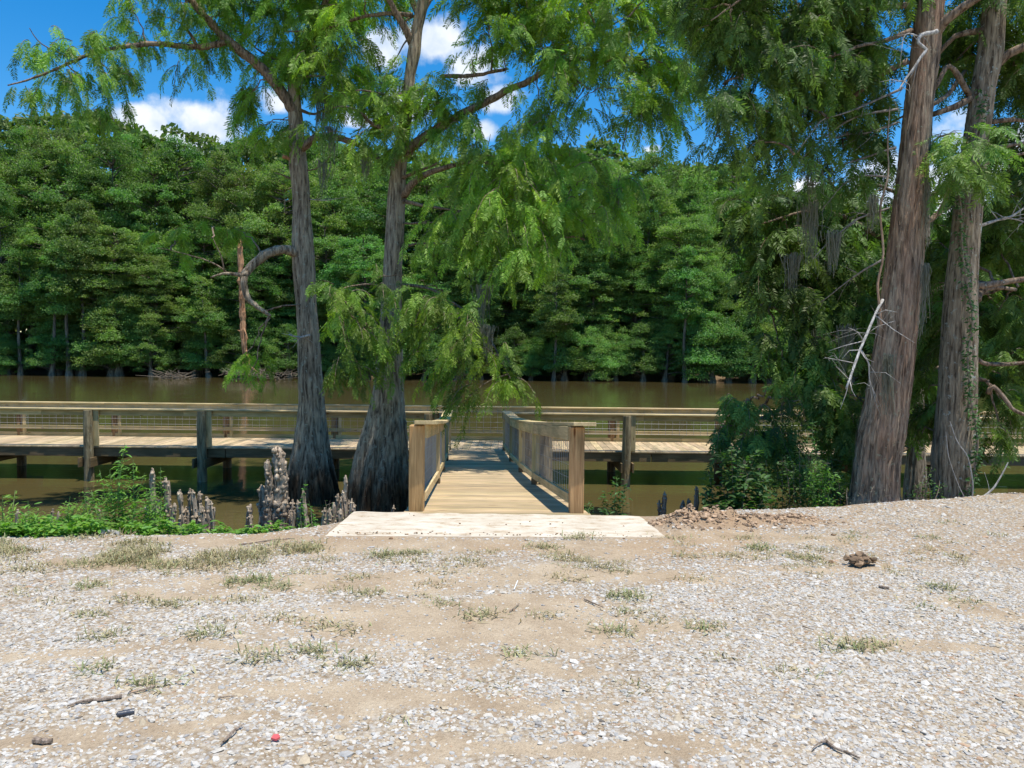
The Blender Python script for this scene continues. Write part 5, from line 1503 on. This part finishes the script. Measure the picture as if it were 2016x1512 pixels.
stick([(133, 1402), (160, 1393), (200, 1388), (240, 1382)], .003, .010, 'long grey-brown stick pointing right, on the gravel near the left edge')
stick([(253, 1378), (280, 1370), (305, 1360)], .003, .005, 'thin straight twig touching a grass tuft right of the long stick')
stick([(435, 1475), (450, 1458), (463, 1445), (476, 1437)], .004, .004, 'dark split twig slanting upright left of the red scrap', branches=[[(440, 1472), (458, 1455), (480, 1435)]])
stick([(68, 1470), (88, 1472), (103, 1471)], .012, .011, 'short stubby weathered stick end on the bottom left sand')
stick([(1625, 1460), (1645, 1475), (1670, 1484), (1692, 1495)], .007, .004, 'forked dark twig at the bottom right of the gravel', branches=[[(1628, 1462), (1610, 1468), (1600, 1478)], [(1622, 1464), (1626, 1456)]])
stick([(1150, 1184), (1165, 1190), (1188, 1199)], .006, .003, 'short brown twig left of the big grass tuft')
stick([(1003, 1206), (1015, 1198), (1022, 1192)], .003, .003, 'tiny bent twig on the sandy rut')
stick([(1730, 1158), (1750, 1162)], .009, .008, 'small brown stick chip right of the dark clod')
stick([(470, 1072), (500, 1068), (530, 1064), (580, 1060)], .006, .004, 'thin twig in the dry grass left of the landing')
stick([(200, 1052), (225, 1042), (250, 1034), (270, 1033), (295, 1040)], .018, .013, 'curved grey driftwood branch at the foot of the green weeds', M_DEAD, h=.03)
stick([(205, 1030), (215, 1040), (232, 1052)], .016, .012, 'short snapped log piece crossing the driftwood branch', M_DEAD, h=.02)
stick([(330, 1038), (345, 1042), (358, 1045)], .008, .005, 'pale splinter lying right of the driftwood branch', M_DEAD)
stick([(430, 1385), (445, 1382), (462, 1380)], .003, .002, 'hair-thin twig on the sandy strip')
stick([(613, 1252), (620, 1262)], .003, .002, 'dark tiny twig standing beside the left sand patch')
stick([(1580, 1235), (1592, 1239), (1602, 1241)], .004, .002, 'grey sliver in the middle right gravel')
# leaning bare poles on the right bank
for pts, r0, r1, lb in ([[(1933, 980), (1955, 962), (1972, 935), (1985, 910)], .012, .006, 'bare grey stick leaning out over the water at the right edge'],
                        [[(1914, 982), (1915, 950), (1905, 900), (1885, 870), (1870, 830)], .008, .004, 'thin curved pale vine stem across the grey trunk foot'],
                        [[(1898, 978), (1885, 950), (1868, 900), (1862, 850)], .004, .003, 'hair-thin pale stem in front of the grey trunk foot'],
                        [[(1949, 982), (1946, 955), (1938, 930)], .003, .002, 'slender dry weed stalk beside the leaning bare stick']):
    P3 = [P(x, y, 8.45) for x, y in pts]
    p, r = smooth_path(P3, np.linspace(r0, r1, len(P3)), .04)
    lab(MB().tube(p, r, 6, jitter=.05).build('dry_stalk', M_DEAD), lb, 'stem')

# dark plastic tube
M_BLACK = simple_mat('dark_plastic', (0.055, 0.06, 0.075), 0.35, 0, .1)
a, b = gpt(228, 1420, .014), gpt(265, 1414, .014)
o = MB().tube([a, a.lerp(b, .12), a.lerp(b, .5), b], [.002, .011, .012, .012], 14)
lab(o.build('plastic_tube', M_BLACK), 'dark blue-grey plastic tube piece cut slantwise, on the gravel at bottom left', 'litter')
# red scrap
M_RED = simple_mat('red_plastic', (0.55, 0.09, 0.09), 0.5, 0, .15)
c = gpt(542, 1465, .012)
v = [(c.x + dx, c.y + dy, c.z + dz) for dx, dy, dz in ((-.016, -.004, .0), (.006, -.014, .0), (.019, .0, .002), (.008, .016, .006), (-.010, .014, .006))]
v += [(x, y, z + .008) for x, y, z in v]
q = [(i, (i + 1) % 5, 5 + (i + 1) % 5, 5 + i) for i in range(5)]
t = [(5, 6, 7), (5, 7, 8), (5, 8, 9), (2, 1, 0), (3, 2, 0), (4, 3, 0)]
lab(MB().add(v, quads=q, tris=t).build('plastic_scrap', M_RED), 'small bright red plastic scrap on the gravel near the bottom', 'litter')
# white straw
M_WHITE = simple_mat('white_plastic', (0.75, 0.75, 0.73), 0.5, 0, .05)
a, b = gpt(1012, 1163, .008), gpt(1019, 1150, .02)
lab(MB().tube([a, b], [.004, .004], 8).build('plastic_straw', M_WHITE), 'short white straw piece on the sandy rut', 'litter')
# big clod
c = gpt(1692, 1115, .03)
mb = MB()
for k in range(46):
    o_ = rng.normal(size=3) * np.array([.042, .03, .024])
    t = rng.uniform(.5, 1.0)
    clod(mb, (c.x + o_[0], c.y + o_[1], c.z + abs(o_[2]) * .8 + .0), rng.uniform(.014, .028), (t * .75, t * .68, t * .6))
lab(mb.build('dirt_clod', M_CLAY), 'dark knobbly lump of dried mud sitting on the gravel at right', 'clod')
for (px, py, s, lb) in ((1272, 1056, .012, 'small reddish clod at the right end of the landing'), (1228, 1062, .010, 'tiny brown clod in the grass right below the landing'), (769, 1062, .014, 'dark dirt lump against the landing front edge'), (1640, 1058, .016, 'round dark clod right of the clay heap'), (1636, 1110, .02, 'flattened brown clod left of the large mud lump')):
    c = gpt(px, py, s * .4); mb = MB(); clod(mb, c, s, (.7, .6, .5)); clod(mb, (c.x + s * .9, c.y, c.z), s * .6, (.8, .6, .5))
    lab(mb.build('dirt_clod', M_CLAY), lb, 'clod')
for (px, py, w, col, lb) in ((1140, 1006, .02, (.5, .34, .22), 'brown leaf litter bit on the right of the landing'),):
    pass

# ------------------------------------------------------------------ far forest
def leaf_cloud(mb, centers, radii, per, size, tint=1.0, flat=.55, seed=0):
    """puffs of small leaves; most leaves sit on the upper shell of each puff, big puffs get more"""
    nC = len(centers)
    n = nC * per
    w = radii ** 2; w = w / w.sum()
    ci = rng.choice(nC, n, p=w)
    u = unit(rng.normal(size=(n, 3)))
    u[:, 2] = np.where(u[:, 2] < -.2, -u[:, 2] * rng.uniform(0, 1, n), u[:, 2])
    rad = rng.uniform(.45, 1.1, (n, 1)) ** .7
    ph = rng.uniform(0, 6.28, (nC, 4))[ci]
    lump = 1 + .30 * np.sin(u[:, :1] * 7 + ph[:, :1]) * np.cos(u[:, 1:2] * 6 + ph[:, 1:2]) + .16 * np.sin(u[:, 2:] * 9 + ph[:, 2:3])
    pos = centers[ci] + u * rad * lump * radii[ci][:, None] * np.array([1, 1, flat])
    nrm = unit(u * .6 + np.array([0, 0, .35]) + .85 * rng.normal(size=(n, 3)))
    a = unit(np.cross(nrm, rng.normal(size=(n, 3)))); b = np.cross(nrm, a)
    s = size * rng.uniform(.55, 1.4, n)[:, None]
    v = np.stack([pos - a * s, pos - b * s * .5, pos + a * s, pos + b * s * .5], 1).reshape(-1, 3)
    q = np.arange(4 * n).reshape(-1, 4)
    tc_ = rng.uniform(.7, 1.25, nC)[ci] * rng.uniform(.8, 1.2, n) * tint
    yl = rng.uniform(-.12, .22, nC)[ci]
    c = np.stack([tc_ * (1 + yl), tc_, tc_ * (1 - yl * .5)], 1)
    mb.add(v, quads=q, col=np.repeat(c, 4, 0))


def forest_variant(i, H=24.0, kind='tall', per=300, nclump=95, size=.12):
    """returns (trunk mesh, crown mesh) for a unit tree standing at the origin"""
    tr, cr_ = MB(), MB()
    lean = rng.normal(0, .35, 2)
    zt = np.linspace(-1.5, H * .95, 22)
    path = np.stack([lean[0] * (zt / H) * 2 + .12 * np.sin(zt * .5 + i), lean[1] * (zt / H) * 2 + .1 * np.cos(zt * .4), zt], 1)
    r = np.interp(zt, [-1.5, 0, 1.5, 4, H], [1.0, .75, .42, .3, .04]) * (1 if kind == 'tall' else .8)
    tr.tube(path, r, 12, jitter=.05)
    if kind == 'bare':
        az = rng.uniform(0, 6.28, nclump)
        z = H * (.48 + .52 * rng.random(nclump)); t = z / H
        env = np.interp(t, [.45, .6, .8, 1.0], [2.0, 3.4, 3.0, .8])
    elif kind == 'tall':
        az = rng.uniform(0, 6.28, nclump)
        z = H * (.22 + .78 * rng.random(nclump) ** .85)
        t = z / H
        env = np.interp(t, [.15, .35, .6, .8, .93, 1.0], [[2.8, 4.2, 4.8, 4.3, 3.0, 1.0], [2.2, 3.4, 4.4, 4.9, 3.6, 1.4], [3.4, 4.6, 4.0, 3.0, 1.9, .5]][i % 3])
        env = env * (1 + .22 * np.sin(az * 2 + z * .35 + i))
    else:
        az = rng.uniform(0, 6.28, nclump)
        z = H * (.16 + .84 * rng.random(nclump))
        t = z / H
        env = np.interp(t, [0, .3, .6, .85, 1.0], [3.2, 4.0, 3.4, 2.0, .4])
    rr = env * np.sqrt(rng.uniform(.12, 1.0, nclump))
    droop = -.05 * rr + rng.normal(0, .3, nclump)
    cx = np.interp(z, zt, path[:, 0]); cy = np.interp(z, zt, path[:, 1])
    cent = np.stack([cx + rr * np.cos(az), cy + rr * np.sin(az), z + droop], 1)
    rad = (.45 + 1.35 * rng.random(nclump) ** 1.8) * np.interp(t, [0, .7, 1], [1.05, 1.0, .72])
    leaf_cloud(cr_, cent, rad, per, size, flat=.9)
    for k in range(0, nclump, 2):
        s = np.array([cx[k], cy[k], z[k] - .18 * rr[k] - .3])
        tr.tube([s, (s + cent[k]) / 2 + [0, 0, .15], cent[k]], [.09, .06, .03], 4, cap=False)
    return tr.mesh('far_tree_trunk', M_BARK_FAR, True), cr_.mesh('far_tree_crown', M_LEAF_FAR)


TALL = [forest_variant(i, 24.0, 'tall', nclump=int(rng.integers(190, 230)), per=330, size=(.105, .125, .095)[i % 3]) for i in range(8)]
BARE_V = [forest_variant(i + 40, 20.0, 'bare', nclump=80, per=260, size=.13) for i in range(2)]
LOW = [forest_variant(i + 20, 10.0, 'low', nclump=110, per=320, size=.105) for i in range(4)]
ORD = ['first', 'second', 'third', 'fourth', 'fifth', 'sixth', 'seventh', 'eighth', 'ninth', 'tenth', 'eleventh', 'twelfth', 'thirteenth', 'fourteenth', 'fifteenth', 'sixteenth', 'seventeenth',
       'eighteenth', 'nineteenth', 'twentieth', 'twenty-first', 'twenty-second', 'twenty-third', 'twenty-fourth', 'twenty-fifth', 'twenty-sixth', 'twenty-seventh', 'twenty-eighth', 'twenty-ninth', 'thirtieth'] + ['thirty-' + w for w in ('first', 'second', 'third', 'fourth', 'fifth', 'sixth', 'seventh', 'eighth', 'ninth')] + ['fortieth'] + ['forty-' + w for w in ('first', 'second', 'third', 'fourth', 'fifth', 'sixth', 'seventh', 'eighth', 'ninth')] + ['fiftieth']
SKY_PX = [-300, 0, 60, 110, 200, 250, 300, 360, 410, 450, 500, 560, 620, 700, 800, 900, 1000, 1090, 1150, 1210, 1260, 1330, 1400, 1450, 1520, 1600, 1700, 1850, 2016, 2300]
SKY_PY = [240, 232, 236, 222, 222, 240, 268, 262, 254, 288, 256, 262, 270, 285, 290, 295, 300, 282, 268, 285, 318, 302, 304, 322, 345, 372, 395, 405, 400, 400]


def place_tree(var, x, y, top_z, label, group, name, cat='tree', H=24.0, wscale=1.0):
    gz = float(ground_z(np.array([x]), np.array([y]))[0])
    o = empty(name, (x, y, gz), label, cat, group)
    k = (top_z - gz) / H
    w = (0.45 * k + 0.62) * wscale if H > 12 else k * wscale
    o.scale = (w, w, k)
    o.rotation_euler[2] = rng.uniform(0, 6.28)
    for me, nm in zip(var, ('trunk', 'crown')):
        c = bpy.data.objects.new(nm, me)
        C.objects.link(c); c.parent = o
    return o


rows = [('front', 99.5, 5.6, .70, 'far bank cypress, {} from the left of the row nearest the water'),
        ('middle', 105.5, 6.0, .93, 'taller far tree, {} from the left in the middle row across the water'),
        ('back', 112.5, 6.4, 1.0, 'skyline tree, {} from the left in the rear row beyond the lake')]
for rn, d, sp, hf, lbl in rows:
    x = -d * .74; i = 0
    while x < d * .74 and i < len(ORD):
        xx = x + rng.normal(0, sp * .18); dd = d + rng.normal(0, 1.4) + (far_edge(np.array([xx]))[0] - FAR_BANK if rn == 'front' else 0)
        px = 1008 + xx * F / dd
        ytop = np.interp(px, SKY_PX, SKY_PY) + rng.uniform(-2, 26)
        hz = 695 + (px - 1008) * math.tan(R(ROLL))
        top = EYE + (hz - ytop) / F * dd
        top = WATER_Z + (top - WATER_Z) * hf * (rng.uniform(.72, 1.05) if rn == 'front' else rng.uniform(.93, 1.0))
        place_tree(TALL[int(rng.integers(0, len(TALL)))], xx, dd, top, lbl.format(ORD[i]), 'trees across the water, ' + rn + ' row', 'far_cypress')
        i += 1; x += sp
i = 0; x = -72.0
while x < 74:
    xx = x + rng.normal(0, .8); dd = far_edge(np.array([xx]))[0] + rng.uniform(-1.6, .6)
    place_tree(LOW[int(rng.integers(0, 4))], xx, dd, WATER_Z + rng.uniform(4.5, 9.5), 'low bushy tree leaning over the far waterline, {} from the left'.format(ORD[i]), 'low trees along the far waterline', 'waterside_bush', 'bush', H=10.0, wscale=1.1)
    i += 1; x += 3.4
for (px, d, h_, lb) in ((100, 95.2, 17, 'slim tree with a long bare pale trunk at the far left waterline'), (134, 95.6, 19, 'pale straight trunk just right of the slim far left tree'), (164, 96.0, 21, 'third pale straight trunk of the trio on the far left bank'),
                        (38, 95.5, 15, 'leftmost pale trunk in the dark gap of the far bank'), (410, 95.0, 12, 'thin leaning trunk left of the orange snag'), (1347, 95.2, 16, 'pale flared trunk on the far bank in line with the clay heap'), (1090, 95.5, 13, 'thin grey trunk on the far bank behind the ramp')):
    place_tree(BARE_V[int(rng.integers(0, 2))], (px - 1008) * d / F, d, WATER_Z + h_, lb, 'pale bare-trunked trees on the far bank', 'bare_trunk_tree', H=20.0, wscale=.85)
# woods behind, one mass
wd = MB()
cs, rs = [], []
for row_d in (120, 128, 137):
    for x in np.arange(-row_d * .85, row_d * .85, 4.2):
        px = 1008 + x * F / row_d
        top = EYE + (695 - np.interp(px, SKY_PX, SKY_PY)) / F * row_d
        for k in range(34):
            z = (top - 1.0) * rng.random() ** 1.35 + WATER_Z * .5
            cs.append((x + rng.normal(0, 2.2), row_d + rng.normal(0, 2), z)); rs.append(rng.uniform(1.5, 2.6))
for x in np.arange(-150, 150, 4.0):
    for z in np.arange(-1, 15, 2.2):
        cs.append((x + rng.normal(0, 1), 148 + rng.normal(0, 2), z)); rs.append(2.6)
leaf_cloud(wd, np.array(cs), np.array(rs), 85, .52, tint=.85)
lab(wd.build('distant_woods', M_LEAF_FAR), kind='stuff')

# broken orange snag across the water
DS = 90.0
pts = [P(492, 745, DS), P(482, 690, DS), P(478, 640, DS), P(476, 580, DS), P(474, 520, DS), P(472, 480, DS), P(471, 452, DS)]
p, r = smooth_path(pts, [.32, .30, .34, .36, .34, .26, .05], .5)
sn = empty('broken_snag', pts[0], 'tall splintered orange-brown dead trunk standing at the far waterline', 'dead tree')
MB().tube(p, r * (1 + .12 * rng.normal(size=len(r))), 9, jitter=.12).build('trunk', M_SNAG, sn)
for a_, b_ in (((478, 655), (468, 650)), ((478, 640), (488, 668)), ((480, 690), (500, 720)), ((476, 540), (486, 542)), ((471, 500), (478, 470)), ((484, 700), (470, 740)), ((490, 720), (520, 742))):
    MB().tube([P(*a_, DS), P(*b_, DS - .5)], [.16, .04], 5).build('splinter', M_SNAG, sn)
# fallen dead branches at the far waterline
for i_, (cx, cy, w_, lb) in enumerate(((480, 738, 50, 'heap of fallen dead twigs at the foot of the orange snag'), (540, 742, 45, 'pale broken branch raft right of the orange snag'), (345, 745, 22, 'small grey brush heap at the far waterline left of the snag'))):
    mb = MB()
    for k in range(60):
        a = P(cx + rng.normal(0, w_ * .5), cy + rng.normal(0, 4), DS - 1.5); b = a + Vector((rng.normal(0, 1.2), rng.normal(0, .8), rng.uniform(-.1, .9)))
        a.z = max(a.z, WATER_Z + .02); b.z = max(b.z, WATER_Z + .02)
        mb.tube([a, b], [.035, .012], 4, col=(.5, .42, .33))
    lab(mb.build('brush_heap', M_DEAD), lb, 'brush heap')
